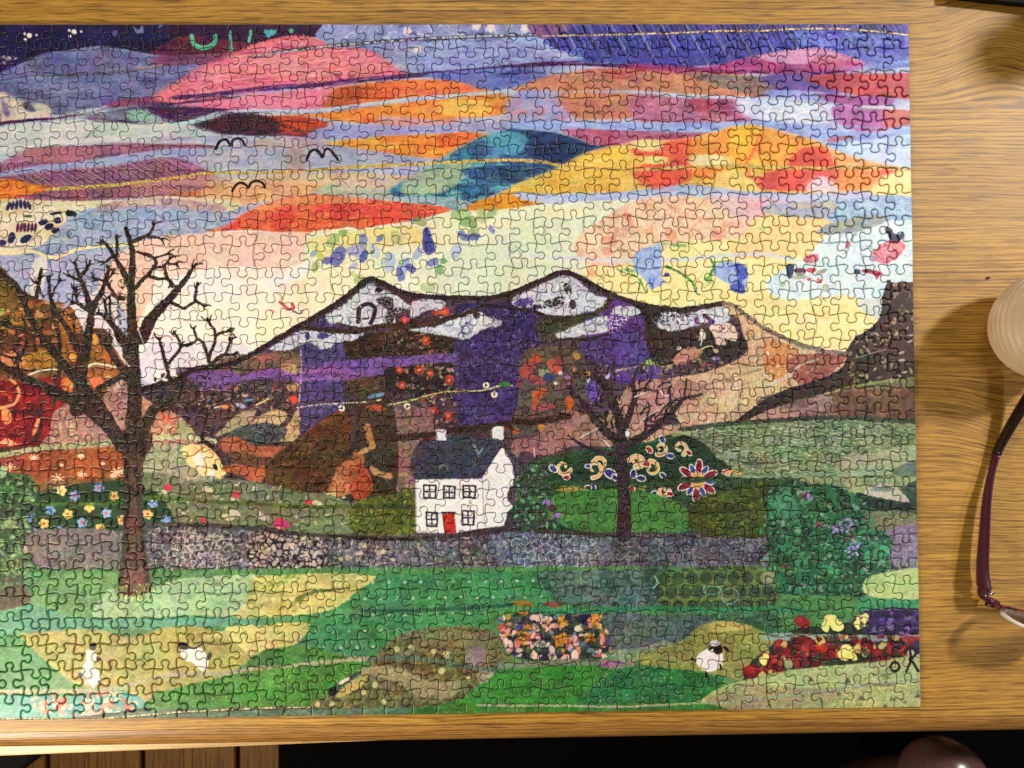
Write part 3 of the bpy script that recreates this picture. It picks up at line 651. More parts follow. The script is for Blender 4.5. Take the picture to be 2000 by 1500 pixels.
    # blue flowered cotton centre
    for x, y, r, c in ((660, 500, 22, "5c68b4"), (640, 508, 12, "4c58a8"), (695, 490, 20, "94a0d0"), (708, 470, 14, "7c88c4"), (710, 500, 13, "4450a0"), (742, 465, 9, "6470b8"), (730, 490, 16, "b8c4e4"), (760, 512, 20, "a8b8e0"), (788, 520, 18, "94a8dc"), (782, 536, 14, "5868b4"), (802, 524, 12, "4c58a8"), (836, 462, 10, "4450a0"), (840, 485, 14, "4c58ac"), (845, 512, 12, "6470b8"), (815, 495, 14, "a0acd8"), (905, 460, 14, "6470b8"), (925, 462, 12, "5460b0"), (960, 448, 9, "6c7cc0"), (890, 490, 16, "a8bce0"), (612, 495, 9, "8894cc"), (690, 520, 10, "a8b4dc"), (806, 432, 7, "94a0d0")):
        D(x, y, r, c, r * .6, (x * 7) % 180, op=.8, rag=5)
    P("826,450 834,444 842,460 850,490 826,488", "4450a0 5c68b4", 5)
    for x, y, r, c in ((625, 500, 10, "9cb858"), (650, 470, 16, "8cb068"), (670, 455, 10, "7ca058"), (774, 462, 16, "b4c880"), (858, 525, 12, "5c9450"), (866, 510, 8, "4c8448"), (915, 432, 18, "6c9458"), (900, 418, 20, "8cac70"), (940, 420, 16, "a0b880"), (925, 448, 12, "7ca868"), (690, 535, 9, "a8c070"), (700, 545, 12, "94a868"), (820, 432, 14, "88a068"), (616, 520, 12, "a8b860"), (960, 415, 14, "8cac78"), (835, 560, 16, "a4b484")):
        D(x, y, r, c, r * .6, (x * 11) % 180, op=.65, rag=5)
    D(726, 492, 4, "8ca048"); D(783, 512, 4.5, "6c9c74"); D(783, 512, 2, "d8d488")
    P("470,560 580,560 560,600 500,600", "f8e8d8", 9, op=.4)
    L("546,590 556,598 566,604 574,600 570,592", 5, "c85060", rag=1); D(532, 608, 7, "e0a0a0", 3, 20, op=.8); D(556, 560, 16, "f0c8c4", 9, op=.6, rag=5); L("540,572 550,580 544,590", 2, "c88078"); L("570,606 584,612 590,606", 3, "6c7478", rag=2); D(580, 555, 12, "ecc8bc", 8, op=.5, rag=4)
    L("292,662 304,658 314,660", 2.5, "d8708c"); L("318,656 330,656 336,664", 2.5, "d8708c")
    L("1040,500 1120,504 1180,508 1260,510 1340,506 1400,500 1480,496 1540,504 1600,520 1700,526 1790,532", 8, "ccd4e4", rag=2.5, op=.75)
    # blue bells on yellow
    P("1236,500 1252,486 1275,480 1290,478 1292,540 1300,550 1278,562 1268,562 1258,545 1238,528 1236,515", "8ca4e4 a8c0f0 7c94dc", 9); D(1302, 536, 6, "4c58b0", 4); L("1268,545 1272,560 1276,545", 4, "5c6cc4", 2)
    L("1205,525 1222,534 1240,538 1250,552 1246,566", 3, "5c9c60", 2, rag=1.5); D(1228, 528, 10, "6cA070".lower(), 4, 15, op=.8, rag=3); L("1250,545 1256,560 1262,570", 3, "5c9458"); L("1300,520 1320,528 1340,540 1352,552 1360,572 1366,575", 5, "4c8c50", 3, rag=1.5)
    D(1325, 478, 16, "7ca870", 4, 5, op=.8, rag=3); D(1300, 476, 10, "8cb078", 3, op=.7, rag=3)
    P("1392,524 1410,512 1440,512 1456,520 1460,536 1456,556 1452,572 1440,570 1424,555 1400,540", "90a8ec a8c0f4 7c90dc", 9); P("1432,516 1456,520 1460,540 1448,550 1456,568 1440,572 1424,558 1440,548", "4c5cc0 5c6cc8 3c4cac", 6, rag=2.5)
    L("1388,506 1394,520 1386,540 1378,546", 5, "4c9450", rag=2); L("1394,512 1412,510 1428,508", 3, "6ca468"); D(1384, 545, 6, "8cb860", 8, op=.7, rag=3); D(1490, 446, 7, "a8d080", 5, op=.8, rag=3); D(1366, 594, 3, "8cb850")
    L("1390,535 1388,552 1374,562", 1.6, "a4b864"); L("1186,526 1188,540", 2, "a0b070")
    # pale blue rose cotton, right
    P("1500,545 1540,520 1580,500 1600,470 1640,440 1690,425 1790,420 1800,555 1735,560 1725,615 1690,590 1650,575 1600,580 1540,585 1500,570", "d4ecf4 e0f2f8 c4e0f2 e8f6f8", 18)
    P("1680,385 1740,380 1800,390 1800,425 1740,430 1690,428 1640,436 1600,420 1600,396", "98bce4 a8c8e0 88a4d8 b4d4e4", 12); P("1500,400 1600,392 1640,400 1600,425 1520,420 1490,412", "b0b4b8 a4acc8 c4bc9c", 10, 3)
    P("1610,440 1690,420 1740,424 1700,445 1650,455 1600,455", "a0a8a0 8c9cb0 b0b48c", 8, 2, -15, rag=3); P("1640,655 1700,590 1730,610 1720,630 1690,650 1660,680", "f0e0a4", 9) if 0 else None
    P("1672,592 1720,580 1725,618 1715,622 1690,610", "ccd8d8", 8)
    P("1702,500 1716,480 1730,472 1742,466 1765,474 1766,485 1755,500 1740,510 1722,514", "dc6484 e88098 e4a0b0 d04c70", 8, rag=2.5); P("1728,446 1738,444 1744,456 1754,458 1762,452 1762,466 1750,472 1738,468", "383c5c 2c3450", 6, rag=2); D(1738, 490, 6, "f0c0cc", 4, op=.8, rag=3); D(1705, 505, 7, "8c88a8", 6, op=.7, rag=4)
    D(1655, 478, 4, "b44868", 8, 15, rag=2); L("1672,456 1662,468 1655,490 1648,495", 5, "98a080", 2, rag=2, op=.8); P("1568,504 1582,496 1596,496 1598,506 1586,514 1574,512", "d0647c dc8094", 5, rag=2.5); D(1575, 508, 7, "a85868", 4, op=.7, rag=3)
    P("1536,518 1550,518 1546,540 1538,542", "3c4c70", 5, rag=2); D(1562, 528, 12, "74405c", 5, 5, rag=3); D(1584, 527, 10, "dc5c74", 5, rag=2); D(1580, 545, 5, "c8647c", 3, rag=2); D(1600, 548, 6, "e07c84", 4, 40); D(1560, 540, 16, "9cA888".lower(), 5, op=.7, rag=4); D(1604, 530, 12, "94a480", 4, -20, op=.8, rag=3); D(1612, 562, 8, "a4b090", 8, op=.7, rag=3)
    D(1674, 530, 7, "445078", 5, rag=2.5); P("1684,526 1700,526 1722,532 1716,540 1712,546 1704,534 1686,532", "c43c60", 5, rag=1.6); D(1695, 528, 8, "74303c", 3); D(1528, 555, 6, "9cb088", 5, rag=3, op=.7)
    # birds
    for s_ in ("421,290 428,277 438,272 444,274 449,283 455,273 465,270 472,273 477,283", "599,311 606,296 616,292 622,296 629,307 634,294 640,290 648,296 660,312", "453,373 460,362 470,357 480,361 485,366 490,357 500,353 512,357 517,366"):
        L(s_, 5.2, "221820", 4.4, rag=.9)

def paint_hills(q):
    P, L, D, F, B, V, R, K, Z = q.P, q.L, q.D, q.F, q.B, q.V, q.R, q.K, q.Z
    # mountain body
    M_ = "270,760 300,748 340,742 380,717 430,714 480,696 540,662 600,628 650,596 690,566 720,545 760,562 790,574 830,580 900,582 950,582 1000,570 1050,548 1100,531 1140,544 1190,572 1240,590 1300,602 1350,602 1414,592 1450,612 1500,646 1560,672 1620,688 1680,690 1720,760 1700,1060 270,1060"
    P(M_, "443440 5c4850 4c3a54 6c5458", 12, 1.5, sm=False)
    # purples and squares
    P("600,640 640,612 660,640 680,660 640,664 600,660", "504078 5c4880 443464", 8, sm=False)
    P("585,680 600,660 680,658 678,840 560,850 572,760", "50407c 5c4c88 44386c 584484", 12, sm=False)
    P("668,655 830,640 835,690 800,712 760,710 700,715 676,712", "3c2c28 54442c 2c2020 64543c", 9, 1.5, sm=False)
    for x in range(745, 790, 6): L([(x, 648), (x + 4, 690)], 1.4, "6c5c48", op=.6)
    P("765,632 800,622 888,618 884,690 830,690 770,700", "342420 4c3834 28201c", 7, sm=False)
    B("768,640 880,640 884,690 800,690 770,695", "7c6c60 988478 5c4c44 a85c4c 6c5848", 70, 2, 4.5)
    F(832, 665, 9, "b84c38", "e88858", 6, 10); F(852, 610, 8, "b05040", "c84430", 6); F(868, 608, 9, "b8503c", "e07848", 6, 30); F(790, 624, 9, "c8505c", "d88878", 4)
    P("884,690 888,600 900,592 1060,590 1050,720 1030,830 900,830 885,770", "3c2c68 503c80 302054 584488", 12, sm=False)
    B("920,620 1050,600 1040,700 920,710", "2c1c54 7460b0 241844", 60, 2, 6, .4)
    P("700,700 780,695 884,690 884,708 800,712 770,722 740,732 690,735 600,725 600,735 480,745 480,735 600,712", "5c4494 7c58a8 483484", 9, 3)
    P("470,735 540,716 620,718 700,712 700,740 620,742 560,748 470,756", "7c4c98 9464a8 64409 0".replace("64409 0", "644090"), 7, 3)
    Z("470,750 540,738 600,732 660,730 700,738", 3, 8, 1.8, "502c70", .9); Z("900,700 960,690 1040,688 1090,680 1140,682", 4, 10, 1.6, "34205c", .9)
    P("672,742 750,735 752,800 740,860 700,960 690,960 672,880", "40302c 5c4834 302420", 9, 2, sm=False)
    R("690,740 750,736 750,775 690,780", 5, -6, "6c5c4c", .4, .6)
    P("752,718 884,706 888,745 880,770 770,770 752,760", "2c2428 3c3030", 7, sm=False); B("770,715 884,706 892,770 900,800 880,840 820,840 790,790", "8c8078 a8988c 6c6058 4c4038 94705c", 130, 2.2, 5.5)
    for x, y, r in ((780, 722, 9), (818, 722, 12), (840, 728, 10), (877, 742, 13), (785, 752, 10), (845, 803, 13), (875, 812, 12), (825, 780, 7)): F(x, y, r * .78, "b04a38", "d89078", 7, x)
    P("885,765 960,745 1000,755 1000,800 960,820 915,812 900,800", "40286c 4c347c 2c1c54", 10)
    P("760,790 840,800 845,830 850,850 820,860 800,900 810,940 805,960 770,960 762,900 765,830", "84586c 9c7078 746058 a48c74", 11)
    # mid slopes left of centre
    P("330,750 420,745 470,742 560,740 582,760 580,860 500,880 420,900 390,880 400,820 340,790", "5c4850 44383c 6c5458 544048", 9, 1.5)
    P("430,700 500,690 580,688 582,720 540,716 470,730 420,740", "6c5c4c 8c6c60 746450 5c4c50", 8); P("546,712 576,712 584,728 556,724", "b09070", 5); P("560,752 582,748 580,762 562,762", "b8946c", 5); P("500,700 530,690 550,700 520,705", "a0685c", 5)
    P("370,730 440,722 470,738 440,760 400,765 380,750", "6c4890 8458a0 503478", 7, 2); P("345,718 380,716 390,722 350,734", "4c3460 5c4470", 5, op=.8)
    B("380,760 540,750 560,800 420,800 380,780", "8c6c70 4c3c5c ac8c84 5c7c84 c89868 6c547c 3c3040 9c5c4c", 130, 2, 6, .5)
    B("300,735 420,735 420,800 330,840 300,820", "2c2024 3c2c2c 54443c 241a20 6c5c54", 160, 2, 6, .5)
    D(478, 770, 7, "d8b0a8", 5, rag=2); D(470, 792, 10, "9ca4c0", 4, 15, rag=2); D(438, 794, 7, "e09050", 4, rag=2); L("418,796 430,793", 2, "f0e0a8"); D(486, 781, 10, "6c9cb0", 2.5, -8)
    P("420,850 460,810 500,800 480,830 440,845", "b4a484 9c9074", 6, rag=2); P("470,850 500,815 540,800 560,812 530,840 500,850", "c4a880 d0b48c", 6, rag=2); P("540,855 560,830 582,800 584,850 560,862", "c8a878 bc9c70", 6, rag=2)
    P("440,850 480,830 520,825 560,838 540,862 480,868", "54606c 4c5058 6c7068", 7, rag=2); P("430,858 460,852 500,870 560,872 560,890 470,895 430,875", "a8583c b86c4c 8c4c44", 8, 2, 15)
    P("560,875 600,850 620,880 560,900 500,905", "84605c 6c544c 946c60", 7)
    # brown field hills
    P("510,930 520,905 560,870 600,840 650,805 672,795 684,840 682,880 670,900 650,960 630,972 580,965 530,948", "5c3c20 6c4824 543820 4c3020", 12, 2)
    L("520,908 580,895 640,890 670,888", 9, "4c3828", rag=2, op=.6); Z("520,912 600,900 660,892", 4, 12, 1.4, "7c5c48", .5)
    P("684,770 700,790 698,860 684,865", "4c3440 5c4450", 5); P("700,800 765,790 772,960 700,975 660,970 668,900 690,860", "34281f 4c4034 2c241c".replace("34281f", "342820"), 8, 1, 80)
    R("705,800 765,795 768,960 705,960", 3.4, 82, "5c5040", .4, .5)
    P("712,830 722,828 728,850 732,870 726,880 716,860", "b88858 a87848", 6, rag=2); P("690,880 705,882 712,900 705,906 690,900", "a86840", 6, rag=2)
    P("640,970 650,930 665,905 690,900 700,925 690,960 665,968", "a86444 c08058 8c5038", 7, rag=2); P("680,925 700,905 720,920 728,950 710,975 690,975", "b8643c 9c4828 a85030", 7, rag=2); P("722,908 742,918 764,925 762,935 740,930 726,924", "b48c60", 6, rag=1.6); P("644,962 655,955 658,970 645,973", "c8a070", 5)
    D(690, 930, 14, "6c7454", 4, -60, op=.6, rag=2); D(712, 880, 14, "b8905c", 5, -30, rag=3); D(735, 796, 20, "a84c34", 6, 5, rag=4)
    # middle right, under the second tree
    P("1020,690 1080,675 1140,690 1150,760 1130,800 1100,850 1040,850 1000,850 1010,780", "5c5450 6c5c50 4c4448", 10)
    P("1050,620 1110,600 1160,620 1190,595 1180,640 1120,650 1100,660 1060,668 1050,650", "4c4838 5c5440 3c3c30", 8)
    P("1032,700 1055,690 1052,710 1034,712", "b0543c", 5, rag=2); P("1020,710 1048,708 1040,730 1060,740 1046,750 1020,736 1012,745", "944848 a85c4c", 6, rag=2)
    P("1068,705 1082,700 1098,722 1095,730 1076,728 1070,718", "b44c40 c46044", 5, rag=2); P("1084,690 1096,700 1096,715 1088,712", "984444", 5); P("1050,722 1072,722 1078,730 1056,736", "948c80", 5); P("1064,728 1082,732 1078,744 1062,740", "2c3c7c", 5)
    for x, y, r, c in ((1095, 728, 6, "c8c0d8"), (1108, 735, 8, "9c6c94"), (1112, 748, 6, "b0587c"), (1120, 720, 6, "c88864"), (1126, 695, 9, "b08c50"), (1148, 742, 6, "d8d4e0"), (1085, 748, 5, "d8d4e0"), (1040, 745, 8, "8c3c6c"), (1060, 748, 6, "984878"), (1012, 748, 8, "8c3c64"), (1148, 728, 6, "d0a050"), (1186, 734, 6, "b0a0d8")):
        D(x, y, r, c, r * .6, x % 180, rag=3)
    P("1040,765 1060,758 1070,764 1056,775 1046,800 1040,795", "c0602c b45434", 5, rag=1.6); L("1040,790 1042,830", 5, "a85848", rag=2); P("1048,792 1080,786 1080,795 1050,802", "a8545c", 5, rag=2); D(1112, 788, 8, "bc6420", 14, rag=2.5); P("1050,828 1062,830 1072,848 1060,852 1052,840", "d08c54", 5, rag=2); D(1008, 842, 7, "b05838", 5, rag=3); D(1040, 860, 10, "a04c48", 3, -5, rag=2)
    P("1145,750 1165,746 1172,780 1160,785 1148,778", "5c3cb0 6c4cb8", 5, rag=2); P("1200,715 1280,712 1280,740 1240,748 1200,745", "482c84 583498", 7); P("1150,600 1195,575 1240,592 1260,620 1260,650 1200,660 1150,665 1140,640", "583484 683c90 402468", 10)
    P("1150,660 1260,650 1268,700 1200,716 1160,700", "4c3884 5c4498 3c2c68", 12); P("1140,665 1200,660 1180,700 1150,700 1130,680", "5c3c8c 44306c", 10)
    P("1258,640 1300,640 1380,640 1420,640 1450,660 1460,680 1420,700 1340,705 1280,712 1266,680", "443434 3c2c2c 544440", 8)
    B("1140,690 1180,690 1200,740 1190,780 1130,790 1110,760", "2c2428 4c4450 6c6470 3c3440 948ca0", 90, 1.6, 4)
    B("1200,718 1300,700 1420,700 1380,725 1290,735 1210,735", "3c3434 6c6454 8c8470 4c4448 746c74 a89478", 110, 2, 5, .5)
    P("1315,700 1325,688 1345,678 1370,682 1368,692 1342,706 1320,712", "b87870 c08c80 a8646c", 7, rag=2); D(1326, 680, 5, "d0c8d0", 4, rag=2); D(1380, 712, 12, "a05468", 3, -8, rag=2); D(1398, 700, 8, "9884b8", 4, rag=3)
    P("1368,642 1374,645 1378,655 1372,664 1366,655", "ecdcd0", 4, rag=1); L("1362,656 1370,664 1368,674", 2.4, "e0d0c8"); L("1362,664 1375,660", 2, "e0d0c8"); L("1368,682 1388,675 1396,686", 2.4, "dcc4a8", rag=1); D(1398, 685, 6, "c8b08c", 4, 30, rag=2)
    P("1384,640 1390,632 1410,628 1430,634 1440,650 1438,664 1424,664 1412,658 1418,672 1400,672 1396,664 1392,652", "e0c4b4 e8d4c4", 7, rag=1.2)
    for k in range(9): a = k * .7; D(1414 + 9 * math.cos(a), 642 + 8 * math.sin(a), 1.5, "5c4444")
    D(1413, 641, 2.6, "6c4c4c")
    # lace, beads and worn nap over the dark cloth
    B("600,650 900,600 1060,600 1260,640 1200,860 600,860", "2c2030 6c5488 3c2c4c 584468 241c28 7c6478", 620, 1.4, 4.5, .45, op=.45)
    B("300,740 600,720 620,900 400,900", "2c2430 7c6870 4c3c50 94807c", 260, 1.4, 4, .5, op=.45)
    for k_ in range(60):
        x0 = q.rng.uniform(560, 1180); y0 = q.rng.uniform(640, 830); l_ = q.rng.uniform(30, 120)
        L([(x0, y0), (x0 + l_ / 2, y0 - 4), (x0 + l_, y0 - 5)], q.rng.uniform(1, 2.6), ("7c64a0", "2c2038", "94809c", "4c4034")[k_ % 4], .6, bead=.6, op=.5, rag=1.8)
    # sandy slope right
    P("1414,596 1432,596 1450,612 1500,646 1560,672 1630,690 1700,690 1680,740 1600,780 1520,800 1440,830 1340,835 1320,800 1360,770 1300,765 1260,760 1300,740 1380,725 1440,700 1460,680 1450,650 1440,620 1410,608", "c4a484 d4b898 b49078 dcc4a0 c8a47c", 14, .6, 8, con=2.2)
    P("1240,745 1300,740 1360,745 1380,770 1300,810 1250,840 1180,860 1190,800", "a48078 b08c84 987068", 12); P("1100,800 1200,830 1200,870 1120,870 1060,890 1020,880 1000,910 1002,860 1050,850", "946c6c a07c78 84605c", 12)
    R("1450,625 1560,680 1560,760 1400,790 1400,740 1500,690", 7, 84, "e8d4b0", .4, .5); L("1300,765 1360,755 1420,740 1480,722 1540,708", 4, "9c8484", rag=1.6, op=.7); L("1360,778 1400,766 1470,745", 3, "a48c88", rag=1.5, op=.6)
    P("1496,665 1540,672 1560,690 1548,720 1510,740 1490,712", "b87848 c88c5c d49c70", 8, rag=2); B("1500,665 1550,680 1540,730 1500,735", "e8dcd0 8c5430 ecd8c8", 26, 1.6, 3.5)
    P("1540,700 1600,690 1650,695 1620,730 1580,750 1550,740", "98605c a86858 8c5450 b08070", 10, 2, -20); L("1500,750 1540,735 1560,715 1600,700", 3, "c4bcc8", rag=2, op=.7)
    P("1420,830 1500,790 1600,770 1700,745 1800,735 1800,830 1640,830 1500,838 1440,838", "947878 a88c84 7c6464 84605c", 12, 2); P("1640,745 1800,738 1800,820 1700,822 1636,812", "6c5444 5c4438 7c6048 705040", 12, op=.9); P("1500,770 1700,742 1800,735 1800,752 1640,765 1500,795", "6c6450 847860 5c5444", 7, 3, -5)
    L("1500,800 1540,785 1580,775 1640,762", 3.4, "b8a878", bead=.6, rag=1.5)
    L("1640,758 1700,748 1740,742 1800,735", 4, "8c9450", rag=1.4); P("1420,835 1440,815 1480,800 1540,800 1560,812 1500,830", "a8847c c09c94", 8)
    # dark crag on the right edge
    P("1736,552 1810,548 1812,735 1740,740 1700,745 1650,755 1600,770 1560,780 1500,800 1440,828 1450,810 1500,775 1580,750 1620,735 1650,712 1660,680 1690,652 1715,630 1722,600 1730,560", "3c2c2c 4c3834 30242c", 8, sm=False, rag=2)
    B("1735,560 1800,556 1800,640 1720,640", "a08074 7c5c54 5c4440 b09080 8c6858", 60, 2, 5.5); B("1670,660 1800,650 1800,735 1650,740", "a89c84 8c8068 c0b498 948870", 62, 2.5, 7, .42); L("1668,700 1700,690 1730,682", 2, "988c74"); L("1735,650 1770,655 1795,650", 3, "b0a898", bead=.7)
    L("1736,551 1728,580 1724,610 1714,632 1690,652 1672,662 1660,682 1652,712 1630,732 1580,750 1520,770 1470,800 1430,830 1414,838", 9, "2c1f28".replace("2c1f28", "2c2028"), 6, rag=1.8, cols2="443440")
    # snow
    sn = "c8cedc a8aec4 dcdfe8 b8bccc"
    P("636,614 660,602 690,578 722,552 740,562 770,575 800,596 820,606 790,604 770,612 770,632 740,635 700,638 680,634 660,628 644,632", sn, 8, rag=2.4)
    V("736,582 765,580 768,600 778,600 790,604 772,616 762,632 750,622 756,604 738,592", 6.5, "b8b4c4", .16, 1, 6, fill="2c2434 241c2c"); D(740, 566, 8, "2c2430", 5, rag=3); L("699,628 700,606 706,598 714,594 724,594 732,602 730,616 724,630", 8, "3c2c34", rag=1.2, sm=True); L("706,622 720,621", 3, "4c3c44", bead=.5)
    P("590,645 640,650 700,648 708,652 690,664 660,668 640,680 622,678 600,668 560,684 530,684 528,678", sn, 7, rag=2.6); D(630, 656, 12, "54447c", 6, rag=4); D(600, 655, 5, "54447c", 8, rag=3)
    P("808,588 850,585 870,590 860,605 830,606 806,620 800,612", "b8b8c8 d0d0dc 9898a8", 6, rag=2.4)
    P("800,642 860,634 880,622 910,605 936,608 960,622 980,626 975,636 950,640 930,650 910,662 886,658 850,652 810,646", sn, 7, rag=2.4); D(930, 614, 7, "3c2c40", 8, rag=2.5); B("905,628 925,634 912,660 900,650", "4c3878 5c4488", 20, 2, 4, .7)
    V("905,630 925,634 918,655 903,655", 6, "a8a0c8", .16, .9, 8)
    P("1000,584 1040,562 1100,538 1130,548 1160,575 1186,582 1170,600 1130,612 1100,616 1060,612 1040,600 1010,600", sn, 8, rag=2.4)
    B("1100,556 1114,552 1116,572 1106,574", "4c3c30 2c2420", 14, 2, 4.5); B("1080,582 1100,578 1098,600 1072,600 1060,590", "2c2428 3c3038", 26, 2, 5); B("1014,592 1062,596 1060,604 1020,600", "3c2c48 2c2030 5c3c80", 30, 2, 4.5); P("1005,586 1035,580 1040,592 1010,598", "54388c 6448 98".replace("6448 98", "644898"), 5, rag=3); D(1118, 594, 7, "443844", 9, rag=3)
    P("1095,648 1120,636 1160,620 1190,614 1200,600 1240,598 1250,612 1230,618 1210,634 1180,648 1140,654 1110,658", sn, 7, rag=2.8); V("1186,616 1226,616 1212,640 1190,650", 8, "e0d8ec", .18, 1, 9, fill="6c3c98 5c3084"); P("1086,650 1100,648 1100,660 1088,660", "c8c8d0", 5, rag=3)
    P("1276,616 1310,608 1340,612 1400,598 1420,602 1425,622 1410,632 1380,630 1340,640 1310,646 1290,640 1280,628", sn, 7, rag=3); B("1290,612 1345,608 1340,632 1290,632", "4c3838 3c2c30 644858", 40, 1.6, 4); D(1382, 620, 12, "4c3450", 4, 35, rag=3); D(1390, 628, 7, "54388c", 5, rag=3); D(1360, 626, 6, "9060b0", 8, rag=4); L("1290,640 1320,634 1340,640", 3, "d8c0d0", rag=2)
    P("1250,598 1290,605 1276,640 1262,640 1256,620", "443034 38282c", 6)
    for z_ in ("636,614 690,578 722,552 800,596 770,632 700,638 644,632", "590,645 708,652 640,680 528,678", "800,642 910,605 980,626 930,650 850,652", "1000,584 1100,538 1186,582 1130,612 1040,600", "1095,648 1160,620 1240,598 1210,634 1140,654", "1276,616 1400,598 1425,622 1340,640 1290,640"):
        B(z_, "8c88a4 a8a4b8 6c6884 4c4460 ecf0f4", 90, 1, 3.4, .5, op=.6)
    # ropes along the ridges
    rp = dict(rag=2.0, cols2="4c3834 1f1620".replace("1f1620", "201620"))
    L("270,762 310,750 340,744 380,720 430,715 480,698 540,662 600,626 650,597 690,567 720,544 745,552 775,566 810,577 860,580 910,581 950,582 1000,571 1050,550 1100,531 1140,546 1190,573 1240,591 1300,603 1350,603 1412,591", 9.5, "2c1c20", **rp)
    L("1412,592 1432,596 1450,610 1470,625 1500,645 1560,672 1620,687 1660,690", 8, "6c5c54", 9, rag=2, cols2="9c8c7c")
    L("590,640 640,644 690,648 730,638 770,634 800,636 850,628 890,618 930,605", 9, "382420", rag=2, cols2="543c30"); L("940,596 990,600 1030,606 1060,614", 6, "34242c", rag=2); L("1060,618 1110,625 1150,616 1180,600 1190,582", 10, "4c4434", rag=2.5, cols2="3c3828"); L("1096,662 1140,662 1190,652", 5, "382c30", rag=2); L("1240,595 1262,612 1266,640", 9, "38282c", rag=2)
    L("400,768 450,765 500,772 560,786 620,784 680,780", 5, "5c4450", bead=.6, rag=2); L("580,796 620,790 660,788 720,784 745,780", 2.8, "e8dcb8", bead=.85); L("760,790 800,782 850,768 880,764 940,762 980,752 1000,752", 3.2, "b8ac68", rag=1.6, cols2="d8d090"); B("824,768 900,758 905,770 850,785 820,778", "d0c894 3c3428 988c5c", 40, 1.4, 3)
    for x, y in ((667, 797), (795, 793), (949, 752), (965, 770)): D(x, y, 6.5, "e8d8c8"); D(x, y, 2.2, "4c3838")
    D(985, 750, 12, "3c8c38", 5, rag=3); L("380,785 400,792 420,790", 2, "e0d8a0", bead=.6); D(735, 772, 18, "6484b4", 4, -12, rag=2); D(574, 780, 7, "d8503c", 8, rag=3); L("500,790 512,785 524,778", 3, "ecdc9c", rag=.6)
    L("1200,724 1240,716 1262,708 1300,716 1320,708", 3, "c8b478", bead=.7); D(1267, 707, 6, "9cc85c", rag=2)
    L("582,656 588,700 586,760 580,820", 2.4, "b8a8c8", bead=.8)
    L("765,855 830,850 880,840 940,835 1000,825 1050,822 1110,812", 12, "30201c", rag=3, cols2="4c302c", op=.9); B("840,845 960,835 1000,830 990,860 930,862 850,862", "3c2828 54302c 9c4430 4c3448", 60, 2, 5)
    # left hills
    P("-60,520 0,520 24,548 50,570 80,586 110,598 130,604 150,620 165,650 185,640 210,648 230,690 250,730 262,780 262,870 -60,880", "5c4430 705030 4c3828 7c5838", 14)
    P("-60,545 0,545 30,575 50,610 40,640 0,650 -60,650", "6c542c 7c6434 604828", 10); P("0,604 9,604 10,614 0,616", "a8b050", 4)
    B("0,600 120,590 160,640 150,700 80,740 0,740", "a05c40 b87850 7c4434 90583c 4c2c24 c08c68 3c2820 a86838", 220, 3, 9, .6)
    P("60,690 110,680 130,700 100,715 40,720 40,700", "a4742c b8843c 8c6434", 9); P("105,620 140,630 150,690 130,700 115,680", "94602c a46c34", 8); D(142, 697, 7, "d8a858", 8); P("170,660 190,650 188,680 176,695", "c88840 d89c50", 6)
    P("180,670 230,690 250,740 200,745 165,735 160,700", "a8683c b8743c 94583c 8c6430", 9)
    P("-60,720 0,722 60,725 100,720 150,725 180,745 190,780 120,790 40,770", "84543c a06c4c 6c4838", 8, op=.8); D(25, 702, 24, "e0946c", 14, 10, op=.8, rag=5)
    P("-60,740 0,742 60,745 110,735 160,745 150,770 110,800 112,840 96,850 80,868 0,872 -60,872", "8c1c28 a42c30 7c1828 741424", 12)
    L("20,740 34,755 36,775 24,790 0,796 -20,796", 6, "d89c74", rag=1.2); L("0,765 12,770 20,778", 5, "c85c30", rag=2); P("2,802 14,798 22,810 20,826 10,828 4,818", "e08c4c e8a060", 5); L("60,802 76,806 80,830 74,850 66,860", 8, "4c2c24", rag=1.6); L("24,802 50,806 72,812 78,808", 4, "3c2424", rag=1.2); P("62,850 70,820 78,818 70,840 66,848", "d89864", 4); L("86,780 80,795 78,810", 4, "543430"); P("0,862 14,856 34,868 0,868", "dca07c", 4)
    L("22,760 34,752", 4, "4c2c24", rag=2)
    P("118,742 142,736 165,760 170,778 150,776 130,770", "cc6c38 d87c40 b85430", 7, rag=2); P("175,740 196,735 200,745 188,760 178,752", "e87850", 5, rag=2); P("60,742 105,735 120,752 90,760", "a42c38 8c2430", 6, rag=2.4)
    P("100,810 130,790 180,800 210,760 250,735 262,760 262,880 90,872 82,862 96,845", "a87c7c b88c84 946c6c c0a08c", 12, con=2.2); B("150,740 250,740 255,870 100,870 110,820", "d8c8a8 e0d4b4 845c60 c8a8a0", 60, 2, 7, .6, op=.5)
    L("50,735 70,726 90,722 110,722", 3.4, "dcd0c0", rag=1); L("172,716 185,710 205,712 225,716 240,712", 4, "e0d8c0", rag=1.4)
    P("270,770 300,790 330,800 370,830 380,870 290,874 262,874 264,800", "b88478 a87068 c89c84 98646c", 10); P("280,830 290,800 300,812 290,840", "e4705c", 5, rag=2); P("312,810 330,812 334,820 322,826", "e06050 e88c78", 5, rag=2); B("305,820 350,830 365,860 310,868", "e0a080 f0d8c0 9c6c5c d87860 c4b090", 40, 2, 4.5)
    P("350,820 372,840 380,862 360,858 345,848", "a8a888 98946c", 5, rag=2)
    # stitched ledge and rust field
    L("-20,890 20,886 60,878 110,872 170,868 220,862 232,860", 10, "94946c", rag=2.2, cols2="c8c8a0 6c7050"); L("280,856 320,854 360,854 400,858 420,862", 9, "98987c", rag=2.5, cols2="d8d4a8")
    P("-60,895 0,893 60,885 140,878 225,872 240,880 246,925 240,945 180,945 110,950 100,958 60,975 40,965 -60,930", "945430 a46038 864a2c", 10); P("0,896 40,890 50,902 20,915 -60,920", "8c4040 a05048", 6)
